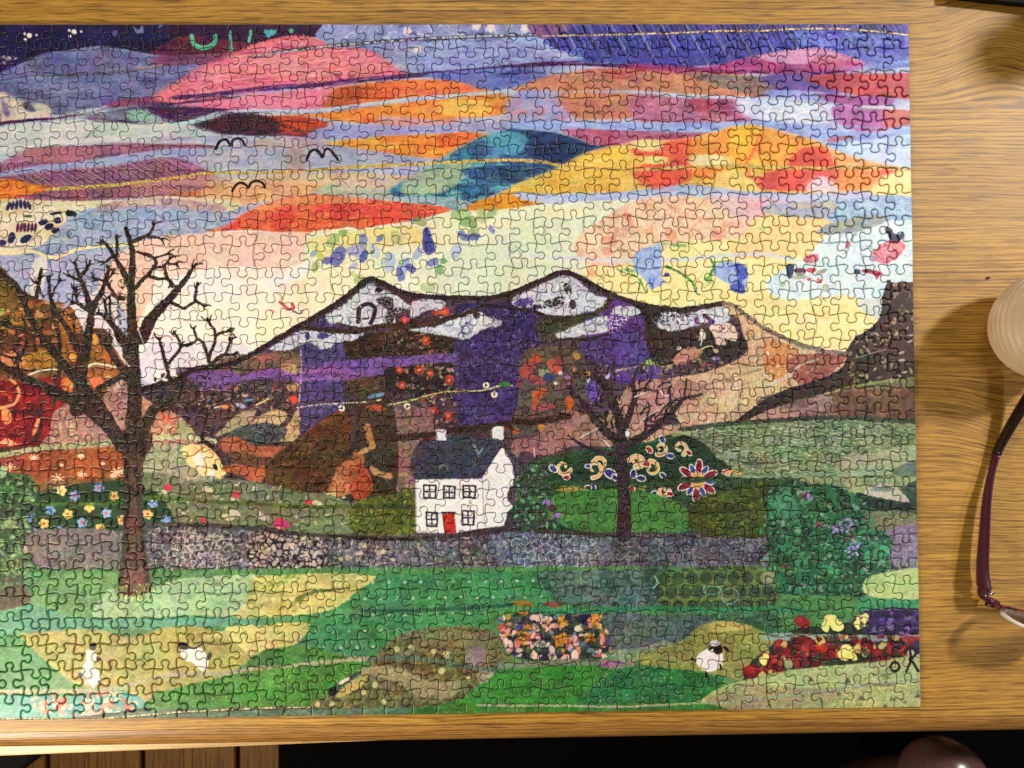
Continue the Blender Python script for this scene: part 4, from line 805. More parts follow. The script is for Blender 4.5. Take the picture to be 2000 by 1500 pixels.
    for x, y, r in ((66, 893, 9), (112, 934, 14), (160, 926, 9), (158, 890, 8), (18, 912, 12), (228, 922, 13), (236, 918, 9), (120, 908, 4), (200, 905, 4), (222, 930, 8)):
        for k in range(8): a = k * .8 + x; L([(x, y), (x + r * math.cos(a), y + r * .7 * math.sin(a))], 3, "e8c0a0", 2, rag=1)
    P("275,868 340,866 400,868 420,880 425,930 450,950 380,945 300,930 270,925", "a0a088 8c9478 b0ac94 7c8468", 10); L("330,880 326,900 322,920", 1.6, "6c6c5c"); D(312, 872, 4, "c89878", 5); D(333, 872, 3.5, "c89878", 5)
    P("355,872 370,868 400,868 425,890 440,920 430,935 410,925 396,930 380,915 362,900", "e0c888 ecd898 dcb880", 8, rag=1.6); P("376,890 392,882 400,895 392,915 382,905", "f0e0d0", 5, rag=1.6); L("360,890 375,890 388,880 398,872", 2.4, "a86858", rag=1); D(420, 912, 4, "3c2c2c", 7, -30, rag=2); D(412, 925, 6, "e0dcd8", 8, rag=2)
    L("395,790 400,830 395,855 410,870 430,890 440,912 455,930 470,948", 9, "3c2c2c", 6, rag=2.4, cols2="54403c")
    P("430,915 460,905 510,900 515,930 500,945 470,930", "b0603c c07048 98583c", 8); P("450,880 520,895 515,910 460,905", "6c4434 7c503c", 6)
def paint_land(q):
    P, L, D, F, B, V, R, K, Z = q.P, q.L, q.D, q.F, q.B, q.V, q.R, q.K, q.Z
    # dotted and flowered fields, left
    P("40,985 60,968 100,955 150,945 200,940 250,938 280,945 310,965 335,1000 345,1022 280,1020 240,1036 160,1040 80,1035 40,1010", "1c3c28 24482c 183420", 10); R("40,950 330,940 340,1040 60,1040", 3.2, -45, "34603c", .5, .6)
    for x, y, c, e in ((193, 952, "6c90c8", "e05050"), (222, 969, "d8c070", "c84040"), (145, 968, "6c90c8", "e05050"), (132, 1004, "d8c070", "d8743c"), (85, 1022, "d8c070", "c85040"), (207, 1002, "7c9cd0", "e05858"), (160, 1020, "7c9cd0", "e05858"), (98, 996, "6c90c8", "5c80b8"), (116, 1036, "6c90c8", "6c90c8"), (237, 1016, "d8c070", "d06040"), (195, 1032, "d8c070", "c86050"), (288, 1004, "d8c070", "c85040"), (174, 990, "e8d078", "d8b060"), (298, 982, "6c90c8", "7c9cd0"), (324, 1016, "6c90c8", "7c9cd0"), (60, 1010, "5c84b0", "5c84b0"), (120, 958, "e0cc88", "c8a860")):
        F(x, y, 10, c, e, 5, x * 3)
    P("275,925 330,925 380,940 450,935 510,942 560,955 640,965 660,972 690,985 700,1005 690,1040 560,1040 520,1030 430,1025 350,1022 335,1000 310,965 276,945", "6c7458 7c8464 606a50", 10)
    B("290,935 650,960 690,1030 540,1030 350,1015", "b8c4a0 dce0cc 94a484 a8b494", 110, 1.6, 5, .35)
    for x, y, r in ((328, 952, 9), (461, 966, 8), (396, 1016, 7), (603, 982, 9), (548, 1022, 14)): D(x, y, r, "cc3c54", r * .7, x % 40, rag=2); D(x - 8, y + 9, 6, "e8c8b8", 4, rag=2, op=.8)
    for x, y in ((405, 956), (458, 1002), (445, 1010), (620, 984), (515, 1010)): D(x, y, 11, "dccab8", 6, 20, rag=2, op=.8)
    P("548,1016 562,1020 566,1028 534,1028 536,1020", "c83c7c", 4)
    L("275,972 350,974 420,980 500,984 560,988 640,990 700,990 780,994 808,994", 8, "4c6030", rag=2.2, cols2="74843c 38502c"); L("60,985 120,984 180,984 240,980", 6, "6c8434", rag=2, op=.8, cols2="4c6c34")
    P("684,985 740,968 770,965 806,958 812,1040 760,1045 690,1040", "5c6428 748034 485420 8c9444", 10); L("690,990 750,988 808,990", 10, "44582c", rag=2, op=.8)
    P("30,925 60,930 70,950 66,975 40,1000 70,1040 90,1080 95,1130 60,1175 30,1190 -60,1190 -60,930", "3c5c38 2c4830 547c4c 6c9460", 9, con=2.6); B("0,935 60,935 70,1000 90,1080 80,1150 0,1180", "1c3424 2c5034 8cb078 a8c48c 547848 3c4c40 486c4c", 330, 2, 6, .6, op=.75); B("0,1080 60,1100 50,1180 0,1185", "6c5848 544c3c 8c7c68", 60, 2, 5, op=.7)
    D(4, 922, 8, "98bc94", 12, rag=3); D(50, 1072, 9, "c8b0c0", 8, op=.6, rag=4); D(20, 1020, 12, "b4cc90", 12, op=.5, rag=5)
    # drystone wall across
    W_ = "60,1038 160,1042 240,1036 280,1022 350,1024 430,1026 520,1032 560,1040 640,1042 760,1048 870,1044 960,1036 1010,1030 1110,1038 1220,1040 1340,1042 1500,1044 1560,1030 1640,1030 1740,1028 1800,1030 1800,1120 1500,1110 1300,1108 1000,1108 800,1110 600,1112 300,1116 90,1118"
    P(W_, "505260 6a6c7c 3e404e 5e5c6c", 9, 1.6, con=2.2, rag=2.2)
    P("60,1038 240,1040 240,1112 90,1116", "686064 807878 504a50", 7, 1.5, rag=2.2)
    V("285,1030 560,1042 560,1108 290,1112", 13, "b8aca4", .22, .85, 5, thr=.36); V("340,1048 420,1040 460,1070 440,1104 350,1104", 11, "c0b4ac", .25, .8, 12, thr=.25)
    P("510,1046 570,1046 620,1060 650,1090 640,1108 510,1110 490,1080", "a89890 c0b0a4 7c7070", 7, rag=3); V("495,1044 570,1046 640,1066 640,1108 495,1110", 11, "2c2428", .32, 1, 7, fill="a89c98 c0b4ac 8c8484 b8a49c")
    P("640,1050 1010,1036 1010,1108 640,1108", "54545f 6c6c78 44444c".replace("54545f", "545460"), 9, con=2.4, rag=2.4, sm=False); V("640,1052 1010,1040 1010,1108 640,1108", 17, "8c94a0", .13, .7, 11, thr=.4, sm=False); B("660,1060 1000,1050 1000,1106 660,1106", "a8a8ac 343440 c0b0a8 4c4c58 8c8c98", 150, 2, 6, .4, op=.7)
    P("980,1040 1160,1040 1180,1106 980,1106", "585e74 707a8e 424860", 8, con=2.4); V("1000,1046 1150,1046 1150,1104 1000,1104", 14, "b8bccc", .16, .8, 13, thr=.35)
    B("1150,1048 1500,1050 1500,1104 1150,1104", "5c5864 9c949c 4c4854 a8a0a4 746c78", 240, 1.6, 5, .4, op=.6)
    L("280,1024 350,1025 430,1027 520,1034 600,1044 700,1050 800,1052 870,1048 960,1038 1010,1034 1110,1040 1220,1044 1350,1046 1500,1048", 9, "3c3438", rag=2.4, cols2="544c50"); L("640,1046 740,1052 810,1054", 5, "2c2028")
    V("1150,1044 1510,1048 1510,1106 1150,1106", 15, "8c8c98", .16, .7, 31, thr=.38); V("90,1042 240,1044 240,1110 95,1112", 13, "94908c", .16, .6, 33, thr=.4); V("1740,1034 1800,1030 1800,1100 1742,1098", 12, "9894a8", .16, .6, 35)
    B("90,1042 1500,1044 1500,1108 100,1112", "3c3844 9c98a0 544c58 8c8890", 420, 1.4, 4.5, .45, op=.4)
    B("470,1050 700,1054 760,1104 480,1106", "c8b8a8 b0a098 dcc8b4 2c2830 8c8488 a89c9c", 130, 2.5, 6.5, .65, op=.75); B("800,1056 1000,1048 1000,1104 820,1104", "b8b4b8 2c2c38 8c94a0", 60, 2.5, 6, .6, op=.6)
    # right of the house: hedges and fields
    P("1000,930 1030,905 1070,890 1120,880 1200,870 1260,862 1300,850 1360,835 1420,828 1480,820 1560,815 1640,818 1740,822 1800,835 1800,1035 1500,1044 1340,1040 1220,1038 1110,1036 1010,1030 1000,980", "34503c 446848 2c4434 3c5434", 12, 1.5, con=2.2)
    P("1180,860 1240,838 1300,830 1360,828 1380,835 1300,850 1260,862", "b08c7c c09c88", 8) ; P("1310,850 1350,836 1420,826 1500,822 1600,818 1700,820 1800,828 1800,905 1790,920 1640,935 1500,934 1420,930 1400,910 1360,870", "94a884 a4b494 84986c 9cac88", 12, 3, con=2.2)
    R("1330,850 1600,822 1790,835 1790,915 1500,930 1400,915", 5, 3, "546c54", .5, .8, wob=4); B("1330,850 1600,825 1790,840 1790,915 1500,930 1400,912", "4c6450 5c7454 c0cca8 b4c49c 3c5444", 620, 1.4, 4, .5, ang=0, op=.7)
    L("1330,838 1420,828 1500,822 1600,816 1700,818 1795,826", 9, "3c4c3c", rag=3, cols2="54644c 2c3c30", op=.9); P("1640,900 1720,880 1800,870 1800,900 1740,925 1640,930", "b4bca0 a8b490", 9, 2, -10, op=.7)
    # folk print on dark green
    P("1060,935 1080,905 1130,888 1200,880 1250,868 1300,858 1340,850 1380,870 1400,895 1430,915 1400,935 1300,940 1200,942 1120,945 1070,955", "1f4030 28482f 2c4c34".replace("1f4030", "204030").replace("28482f", "284830"), 9)
    sc_, bl, rd, rim = "dca868", "2c3484", "a82834", "ece4d8"
    def scroll(x, y, s, rot, fl=1):
        pts = []
        for k in range(9):
            a = math.radians(rot + fl * k * 42); r = s * (1 - k * .09); pts.append((x + r * math.cos(a), y + r * math.sin(a)))
        L(pts, 9, rim, 5); L(pts, 6, sc_, 3)
    scroll(1100, 912, 16, 20, 1); scroll(1160, 915, 18, 100, -1); scroll(1172, 906, 14, 200, 1); scroll(1245, 905, 18, 200, 1); scroll(1272, 915, 16, 260, 1); scroll(1290, 875, 14, 120, -1); scroll(1328, 875, 14, 60, -1); scroll(1240, 900, 11, 90, -1); scroll(1295, 958, 12, 0, 1)
    for x, y, r, c, a in ((1080, 915, 8, bl, 40), (1106, 932, 6, rd, 0), (1148, 910, 5, bl, 0), (1192, 925, 12, bl, 30), (1200, 932, 6, bl, 60), (1237, 925, 8, bl, 90), (1252, 934, 8, bl, 10), (1294, 928, 6, bl, 40), (1262, 906, 7, rd, 0), (1268, 878, 7, rd, 50), (1293, 858, 7, bl, 70), (1309, 890, 7, bl, 10), (1345, 884, 6, rd, 40), (1158, 952, 7, bl, 80), (1234, 955, 7, rd, 90), (1276, 966, 8, bl, -50), (1308, 964, 6, rd, 20), (1418, 922, 7, rd, 10), (1148, 952, 6, "284830", 0)):
        D(x, y, r + 2, rim, (r + 2) * .7, a); D(x, y, r, c, r * .6, a)
    L("1415,924 1432,920 1446,925", 5, sc_); P("1248,945 1262,948 1258,958 1248,958", "7c9450", 4); P("1085,955 1110,948 1150,955 1120,965", "98844c a08c50", 6, rag=3)
    P("1070,985 1085,965 1130,958 1200,955 1260,960 1310,975 1345,1000 1350,1035 1220,1038 1130,1036 1070,1010", "44843c 549448 38702f".replace("38702f", "387030"), 12, rag=2.4)
    cx, cy = 1362, 938
    for k in range(12):
        a = math.radians(-90 + k * 30 + 6); big = k % 2 == 0; r = 27 if big else 24
        if abs(math.sin(a)) < .3 and False: continue
        D(cx + r * math.cos(a), cy + r * math.sin(a), 16 if big else 11, rim, 8 if big else 6, math.degrees(a)); D(cx + r * math.cos(a), cy + r * math.sin(a), 13.5 if big else 9, "8c2440" if big else "3848a4", 6 if big else 4.4, math.degrees(a))
    for k in range(8): a = k * .785; D(cx + 11 * math.cos(a), cy + 11 * math.sin(a), 8, "dca868", 4, math.degrees(a))
    D(cx, cy, 6, "3c7c84"); L("1300,934 1340,936 1400,934", 9, "2c4430", rag=2, op=.8)
    P("1350,985 1400,965 1480,940 1520,945 1530,1040 1360,1040", "44501c 54602c 384820 5c6434", 9, con=2.2); B("1360,960 1520,945 1520,1036 1370,1036", "6c7034 384418 2c3c20 788040 445028", 170, 2, 6, .5, op=.6)
    B("1000,930 1070,910 1080,990 1090,1030 1000,1030", "2c5c3c 54945c 3c3c4c 6c4c7c 244430 74a880 4c2c44 84ac94", 230, 2, 6, .5, op=.8); D(1068, 980, 8, "8c6cb0", 5, rag=4); D(1088, 1006, 9, "9064b8", 5, rag=4); D(1078, 992, 10, "4c2434", 7, rag=4, op=.8)
    L("1000,942 1080,940 1160,944 1240,946 1320,942 1420,936 1500,936 1600,936 1700,932 1790,926", 6, "2c4838", rag=2, cols2="486c48", op=.8); L("1460,929 1500,930 1600,926 1700,920 1795,912", 3, "6cb09c", op=.5, rag=1)
    # right hand shrubs
    P("1560,935 1640,930 1700,932 1790,920 1790,940 1700,965 1600,975", "8c9c74 9cac84 748c68", 9); P("1740,918 1800,895 1800,925 1760,930", "5c7468 6c8478", 6); P("1690,955 1740,945 1775,978 1760,982 1700,975", "c0b8ac b0b0a0", 6); P("1670,962 1700,968 1770,982 1800,985 1800,1010 1700,990 1680,985", "24443c 1c3834 34544c", 7); P("1770,950 1800,940 1800,1010 1780,990", "3c5c50 2c4c44", 6); P("1700,955 1730,948 1745,958 1710,958", "748c7c", 5); D(1770, 987, 8, "182c2c", 7)
    P("1500,960 1560,945 1640,950 1700,990 1740,1020 1745,1060 1740,1110 1720,1130 1700,1160 1690,1195 1640,1200 1500,1200 1506,1140 1498,1060", "2c6448 3c8058 24503c 4c9468", 10, con=2.4, rag=2.4)
    B("1500,960 1640,955 1740,1030 1735,1110 1700,1180 1500,1190", "1c4434 2c5c44 44a074 7ca090 203c34 2c6c4c 8ca898 44a06c 1c342c 34443c 2c3c34", 620, 2, 7, .6, op=.8)
    P("1690,1000 1780,1000 1795,1025 1740,1035 1700,1030", "6c745c 84886c 586450", 8, con=2.2); P("1505,975 1540,960 1560,1000 1520,1010", "5ca884 3c8c68", 8, op=.7)
    for x, y in ((1632, 1032), (1655, 1022), (1670, 1070), (1645, 1030), (1580, 968), (1664, 1078)): B([(x - 12, y - 9), (x + 12, y - 9), (x + 12, y + 9), (x - 12, y + 9)], "9c7cd0 a88cdc 8464bc", 12, 2, 4.5, op=.9)
    for x, y in ((1596, 1024), (1535, 1110), (1660, 1050), (1575, 968)): B([(x - 10, y - 6), (x + 10, y - 6), (x + 10, y + 6), (x - 10, y + 6)], "6c2440 8c3450 7c3c64", 8, 2, 4.5)
    for x, y in ((1690, 1020), (1700, 1080), (1720, 1070), (1690, 1050), (1570, 1100), (1620, 1115), (1600, 1180), (1520, 1000), (1540, 1065)): B([(x - 14, y - 14), (x + 14, y - 14), (x + 14, y + 14), (x - 14, y + 14)], "44a070 4ca878", 9, 3, 8, .7, op=.75)
    P("1735,1035 1800,1028 1800,1105 1740,1100 1742,1060", "746c84 8c849c 605870", 7, con=2.2)
    # house
    P("806,936 822,900 838,862 860,852 960,852 984,860 1014,905 1008,935", "3c4054 444860 34384c", 12, sm=False, rag=1.2); L("924,868 930,876 934,886 942,876", 4, "7c8494", rag=1.5); L("858,912 866,908 874,914", 4, "6c7488", rag=1.5); L("846,862 960,858", 3, "5c6478", bead=.6)
    P("810,936 940,934 950,918 962,898 980,872 1000,905 1004,930 998,960 1000,990 990,1000 984,1026 950,1030 890,1040 812,1040", "dcdce4 e8e8ec d4d8e0", 14, sm=False, rag=1)
    P("980,868 1000,896 1014,905 1012,925 1004,915", "54505c 6c6470", 5, sm=False); P("996,950 1006,955 1004,985 990,975", "5c5058 44383c", 5, rag=2)
    L("942,936 944,1000 948,1028", 2.4, "a8a8b4", bead=.3); L("812,940 812,1030", 2.4, "9c9ca8", bead=.4)
    P("849,838 870,837 872,860 852,860", "dce0e8 ccd0dc", 5, sm=False, rag=1); P("960,838 966,832 983,832 983,858 962,858", "e0e4ec ccd0dc", 5, sm=False, rag=1)
    for x, y, w_, h_ in ((839, 960, 24, 26), (877, 961, 22, 24), (916, 960, 24, 24), (843, 1014, 22, 27), (914, 1011, 23, 28)):
        P([(x - w_ / 2, y - h_ / 2), (x + w_ / 2, y - h_ / 2), (x + w_ / 2, y + h_ / 2), (x - w_ / 2, y + h_ / 2)], "e0e0e8", 5, sm=False, rag=.5)
        L([(x - w_ / 2, y - h_ / 2), (x + w_ / 2, y - h_ / 2 + 1), (x + w_ / 2 - 1, y + h_ / 2), (x - w_ / 2 + 1, y + h_ / 2 - 1), (x - w_ / 2, y - h_ / 2)], 3.4, "302840", sm=False, rag=1); L([(x, y - h_ / 2), (x, y + h_ / 2)], 2.6, "302840", rag=1); L([(x - w_ / 2, y), (x + w_ / 2, y)], 2.6, "302840", rag=1)
    P("864,1002 887,1002 890,1040 867,1042", "b02c28 c03830", 5, sm=False, rag=.8); L("863,1001 888,1001", 3.4, "3c2430"); L("864,1004 868,1040", 1.6, "3c2430")
    # second tree
    t2 = dict(rag=1.8, cols2="3c2c34 54444c"); dk = "2c2028"
    L("1218,1045 1219,1000 1217,950 1214,900 1215,875 1214,850 1210,820 1200,795 1190,770 1175,740", 29, dk, 14, **t2); L("1214,868 1200,855 1180,840 1160,815 1140,790 1125,770 1110,755", 20, dk, 7, **t2); L("1216,850 1222,830 1232,800 1240,770 1235,750 1242,725", 17, dk, 6, **t2); L("1222,868 1250,855 1280,835 1305,810 1325,790 1335,778 1370,770", 18, dk, 5, **t2); L("1260,845 1262,820 1268,800 1266,785", 7, dk, 3, **t2); L("1310,800 1308,770 1308,755", 7, dk, 4, **t2); L("1335,780 1338,760 1340,740", 6, dk, 3, **t2); L("1238,765 1260,758 1280,765", 6, dk, 3, **t2); L("1215,890 1185,885 1150,875 1125,862 1110,850", 11, dk, 4, **t2); L("1150,800 1140,805 1120,800", 6, dk, 3, **t2); L("1190,770 1200,740 1195,700", 7, dk, 3, **t2); L("1268,745 1272,730 1272,722", 4, dk, 3, **t2); L("1284,765 1282,785 1290,790", 4, dk, 3, **t2)
    for z_ in range(46):
        an = q.rng.uniform(-2.7, -.4); r0 = q.rng.uniform(40, 150); x0 = 1216 + r0 * math.cos(an) * .9; y0 = 870 + r0 * math.sin(an); ln = q.rng.uniform(12, 30); a2 = an + q.rng.uniform(-.7, .7)
        L([(x0, y0), (x0 + ln * .5 * math.cos(a2), y0 + ln * .5 * math.sin(a2)), (x0 + ln * math.cos(a2 + .3), y0 + ln * math.sin(a2 + .3))], 4.4, dk, 2.4, rag=1.6)
    L("1240,835 1262,815 1285,800", 2.6, "c8c0c4", bead=.5); L("1130,855 1160,840 1170,835", 2.6, "d0c8c4", bead=.4); L("1180,860 1192,875", 3, "d0c8c4", bead=.4); L("1240,775 1255,768 1264,764", 3, "dcd4d0", bead=.3); L("1288,760 1296,772 1304,772", 3, "dcd4d0"); L("1042,875 1044,890", 3, "c8c0c4"); D(1225, 845, 4, "d8dce8", 8, 10)
    # lawn
    P("40,1120 100,1112 300,1112 600,1110 900,1108 1200,1106 1500,1108 1510,1160 1700,1165 1800,1110 1820,1440 -60,1440 -60,1170 60,1165", "4c8c50 5c9c5c 448048", 16, 2, sm=False, rag=3)
    B("90,1105 500,1105 1000,1103 1500,1105 1500,1120 90,1122", "3c7c3c 6cac5c 2c6430 84bc74 4c9450", 520, 2, 5, .3, 80, .85)
    P("60,1165 100,1122 180,1120 240,1118 235,1140 200,1165 170,1200 60,1205 0,1200 20,1180", "5c9450 74a864 4c8448", 10); V("60,1165 100,1125 230,1122 170,1200 60,1205", 14, "8cb47c", .14, .6, 21)
    P("-60,1185 60,1180 150,1205 220,1208 300,1206 500,1205 500,1222 400,1224 330,1228 200,1230 100,1232 40,1236 0,1260 -60,1260", "58987c 68a888 4c8c70", 9, 3); P("-60,1150 40,1150 60,1165 40,1185 -60,1190", "544c3c 6c604c 3c4434", 7, rag=3)
    P("180,1190 200,1165 215,1150 300,1145 350,1130 480,1122 500,1130 470,1200 380,1200 300,1205 190,1205", "98bc90 a8c898 88b084", 14, 2); B("290,1130 480,1125 470,1195 300,1190", "4c6c4c 3c5c44 5c7c58", 44, 1.6, 3.6, .5, -30, .7)
    P("460,1205 480,1175 492,1145 500,1125 560,1122 640,1118 700,1120 740,1128 710,1145 680,1170 660,1185 600,1200 500,1206", "d4cc84 c8c07c b8b470 dcd498", 12, 2); B("490,1130 600,1125 590,1190 490,1190", "8c9444 a8a850 78883c", 50, 3, 9, .4, -50, .6); L("580,1170 600,1160 620,1155 660,1150 680,1148", 9, "6c7440", 3, rag=2.4)
    P("640,1200 680,1168 720,1140 750,1122 860,1118 1000,1116 1060,1116 1070,1150 1075,1175 1040,1182 960,1186 950,1215 880,1222 800,1240 760,1262 730,1280 700,1282 660,1275 590,1262 560,1258 580,1235 610,1215", "3c8c58 4c9c64 348050", 18, 2)
    K("640,1150 740,1122 1060,1118 1070,1170 960,1190 940,1215 800,1235 720,1280 600,1255", 31, 3.2, "b8d4b8", .7, 7, 11); L("700,1192 800,1192 900,1188 1000,1182", 7, "2c6454", rag=2, cols2="1c5448", op=.85)
    L("500,1212 560,1208 640,1200 700,1196", 9, "58946c", rag=2, op=.9)
    P("1055,1118 1200,1112 1320,1115 1330,1185 1280,1190 1150,1185 1090,1178 1072,1160", "54706c 647c78 486460 3c5c54", 12, con=2.2); B("1060,1120 1310,1116 1300,1180 1080,1175", "3c5450 2c4840 6c8884", 80, 2, 5, .7, op=.6)
    P("1290,1118 1500,1112 1505,1200 1420,1210 1300,1190 1285,1150", "708850 647c4c", 9); K("1290,1118 1500,1112 1505,1196 1420,1206 1300,1188", 27, 12, "3c5844", .85, 3, 5); L("1372,1150 1380,1145 1395,1145 1408,1150 1400,1160 1380,1160 1374,1152", 2, "7cc0c0", op=.8); L("1410,1155 1425,1148 1440,1155 1440,1170 1425,1180 1412,1172 1410,1158", 2, "7cb8b4", op=.8); L("1278,1125 1284,1138 1276,1148", 2.4, "8cc8cc")
    P("1485,1120 1510,1118 1506,1140 1490,1140", "8c8c78", 4)
    # left meadow with sheep
    P("-60,1240 0,1238 40,1240 80,1290 130,1330 150,1340 130,1348 -60,1345", "448c4c 58a060 3c7c44", 12, 2, 30)
    P("38,1242 70,1235 110,1232 150,1228 200,1230 230,1240 270,1242 310,1228 360,1222 400,1226 440,1240 480,1260 490,1285 470,1300 440,1318 400,1330 350,1342 300,1355 285,1370 260,1365 240,1345 180,1342 150,1338 100,1300", "a09a54 aca660 94904c", 12); B("60,1240 470,1240 440,1310 160,1335", "8c8838 c8b460 74783c", 40, 3, 9, .6, op=.35)
    Z("60,1238 150,1228 200,1232 250,1246 310,1230 380,1222", 2, 6, 1.6, "98906c", .6)
    L("-20,1352 80,1350 150,1350 220,1346 260,1335 310,1322 380,1316 440,1314 500,1306 560,1300 620,1294 680,1288 720,1286", 9, "a8a07c", rag=1.8, cols2="8c9474 c4b498")
    P("480,1300 505,1272 540,1262 600,1262 640,1272 680,1285 620,1290 540,1300", "448430 589840 387830", 7, con=2.4); P("290,1370 300,1355 350,1342 400,1330 480,1312 600,1300 700,1292 705,1312 680,1330 650,1350 620,1362 600,1385 480,1390 380,1395 300,1390 280,1380", "448c30 5ca43c 387c2c 6cb048", 7, con=2.4)
    P("400,1240 480,1224 600,1215 585,1250 560,1262 520,1268 490,1280 450,1250", "c4b870 d0c480 b0a864 d4cc8c", 10); P("440,1225 500,1222 490,1260 475,1270 450,1240", "d8d088 c8c478", 8)
    P("-60,1358 0,1358 160,1358 230,1350 270,1360 280,1380 220,1392 120,1402 -60,1406", "549c90 64a89c 4c9488", 10); B("70,1360 280,1352 270,1385 160,1398 80,1392", "e4b49c d48c7c ecdcc8 c07860 e8c8b0", 70, 4, 9, .6); D(85, 1374, 10, "e8a088", 5, -40); D(120, 1372, 14, "c47060", 6, -50, rag=3); D(180, 1395, 14, "e8a898", 8, -10, rag=3)
    L("150,1403 200,1398 250,1392 290,1385", 8, "1f2c24".replace("1f2c24", "202c24"), rag=2, op=.9); P("275,1388 400,1382 600,1380 800,1370 800,1392 500,1402 250,1408 150,1410", "6c8c7c 54745c 7c8c84", 8, 3)
    L("-20,1406 60,1404 150,1406 250,1400 340,1392 420,1388 500,1384 600,1382 700,1380 760,1376", 6, "3c4430", rag=1.6, cols2="5c5c38"); L("-20,1405 60,1403 150,1406 250,1399 340,1391 420,1387 500,1383 600,1381 700,1379 760,1375 830,1374 940,1374 1000,1376", 3, "d8cc9c", bead=.9)
    # centre olive mound
    P("650,1350 690,1330 720,1300 740,1270 770,1245 820,1228 870,1222 930,1226 960,1235 975,1260 1000,1290 980,1300 940,1330 900,1365 860,1378 760,1382 640,1382 600,1378", "5c5838 6c6844 84805c 4c4830", 12, con=2.2); P("690,1310 760,1300 840,1330 900,1330 880,1362 820,1362 770,1330", "98946c a8a480 8c8460", 9, rag=3, op=.8); P("660,1350 700,1320 720,1310 705,1340 660,1362", "c0ac68 b8a05c", 6, 3, -30)
    P("840,1236 960,1232 985,1280 940,1295 900,1262 840,1256", "8c8c68 74744c", 9, op=.8, rag=3)
    for x, y, r in ((774, 1268, 6), (803, 1265, 6), (872, 1278, 7), (732, 1337, 6), (710, 1352, 5), (862, 1310, 6), (620, 1375, 5), (648, 1375, 5), (750, 1370, 5), (846, 1272, 5), (915, 1325, 5)): D(x, y, r, "bcb488", rag=1.5)
    P("915,1270 935,1262 948,1270 944,1292 925,1300 908,1290", "94868a 847a78", 6, rag=3); P("930,1315 960,1310 965,1325 940,1335", "b8a8a0", 6, rag=3, op=.7)
    L("720,1288 780,1284 850,1290 900,1300 960,1308 1000,1306", 8, "6c8074", rag=2.2, op=.85, cols2="54685c"); P("645,1345 660,1335 690,1315 705,1308 702,1316 680,1330 660,1345 655,1358", "2c3034 4c5050", 5, rag=2); D(672, 1330, 12, "d8c8b8", 4, -30, rag=2); D(650, 1350, 8, "1c1c1c", 9, 20, rag=3)
    P("860,1378 910,1360 950,1330 985,1305 1040,1300 1110,1294 1170,1300 1200,1310 1220,1298 1260,1298 1340,1308 1400,1318 1405,1345 1380,1368 1360,1375 1000,1378", "348c34 44983c 3c8438", 12, 2); P("1150,1345 1200,1310 1225,1298 1260,1298 1340,1308 1410,1318 1400,1345 1370,1372 1140,1375", "2c7c44 348450 28703c", 10); B("1190,1300 1400,1315 1390,1360 1150,1370", "a8b870 98ac64", 60, 1, 2, 1, op=.8)
    # flower bunch
    P("975,1240 1000,1200 1060,1190 1180,1195 1200,1230 1195,1275 1150,1290 1040,1290 990,1270", "3c4c3c 2c3440 4c5c4c", 9); B("985,1200 1190,1198 1200,1280 1020,1285 980,1250", "d88c80 e4b8ac d89830 c88428 3c3c8c 5c70a4 ecd0c4 b85858 4c6444 6c84a0 2c2450 e0c0b8", 130, 5, 12, .6)
    for x, y, r, c_ in ((1165, 1212, 17, "d8983c"), (1152, 1246, 12, "cc8c34"), (1040, 1250, 17, "e0b0a4"), (1118, 1256, 16, "dcaca4"), (988, 1226, 15, "dc9c94"), (1070, 1222, 14, "e0b4ac"), (1100, 1212, 13, "d09440"), (1085, 1250, 10, "cc8c38")):
        for z_ in range(9):
            an = q.rng.uniform(0, 6.28); D(x + r * .5 * math.cos(an), y + r * .5 * math.sin(an), r * .5, c_ if z_ % 3 else ("b85c5c" if c_[0] in "e" or c_[:2] == "dc" else "a06820"), r * .26, math.degrees(an), op=.85, rag=3)
        D(x, y, r * .2, "a84848", rag=2)
    B("960,1200 1000,1188 1200,1190 1215,1280 1150,1300 1000,1296 955,1262", "3c4c3c 5c6c50 4c6444 2c3440 6c7c5c", 60, 3, 8, .6, op=.7)
    D(1020, 1178, 22, "a07c2c", 5, 5, rag=4); D(1080, 1180, 18, "984c48", 5, 5, rag=4); P("1160,1288 1230,1290 1238,1300 1200,1304 1160,1298", "a84c6c 7c548c c87c84 5c4c84", 5, rag=3)
    P("975,1290 1040,1292 1110,1286 1170,1290 1170,1298 1080,1300 980,1306", "74806c 88907c", 6, 2)
    L("1040,1192 1100,1194 1200,1190 1300,1190 1400,1192 1500,1190 1560,1192", 12, "3c9468", rag=2.6, cols2="2c7c54 54a878")
    P("1180,1200 1300,1200 1420,1205 1380,1220 1340,1250 1260,1262 1200,1285 1190,1240", "5c6c6c 4c605c 68787c", 10, con=2.2); B("1190,1205 1380,1208 1330,1250 1210,1275", "3c504c 74868c", 60, 2, 5, .7, op=.5); P("1400,1200 1510,1196 1520,1240 1440,1235 1390,1215", "4c8464 3c6448 5c9470", 9); P("1180,1275 1260,1262 1300,1250 1310,1262 1240,1290 1200,1300 1240,1300", "7c8c78 8c987c 6c7c70", 8, 2, -8)
    # right meadow and last sheep
    P("1340,1245 1360,1225 1400,1212 1440,1215 1480,1228 1510,1250 1530,1300 1450,1328 1400,1318 1340,1308 1260,1298 1250,1280 1300,1262", "8c8e50 96985c 7e8044", 11); P("1395,1214 1440,1216 1470,1226 1420,1232 1385,1232", "b4a868", 6); B("1440,1235 1520,1240 1520,1300 1460,1320", "748040 a8a868", 30, 3, 7, op=.5)
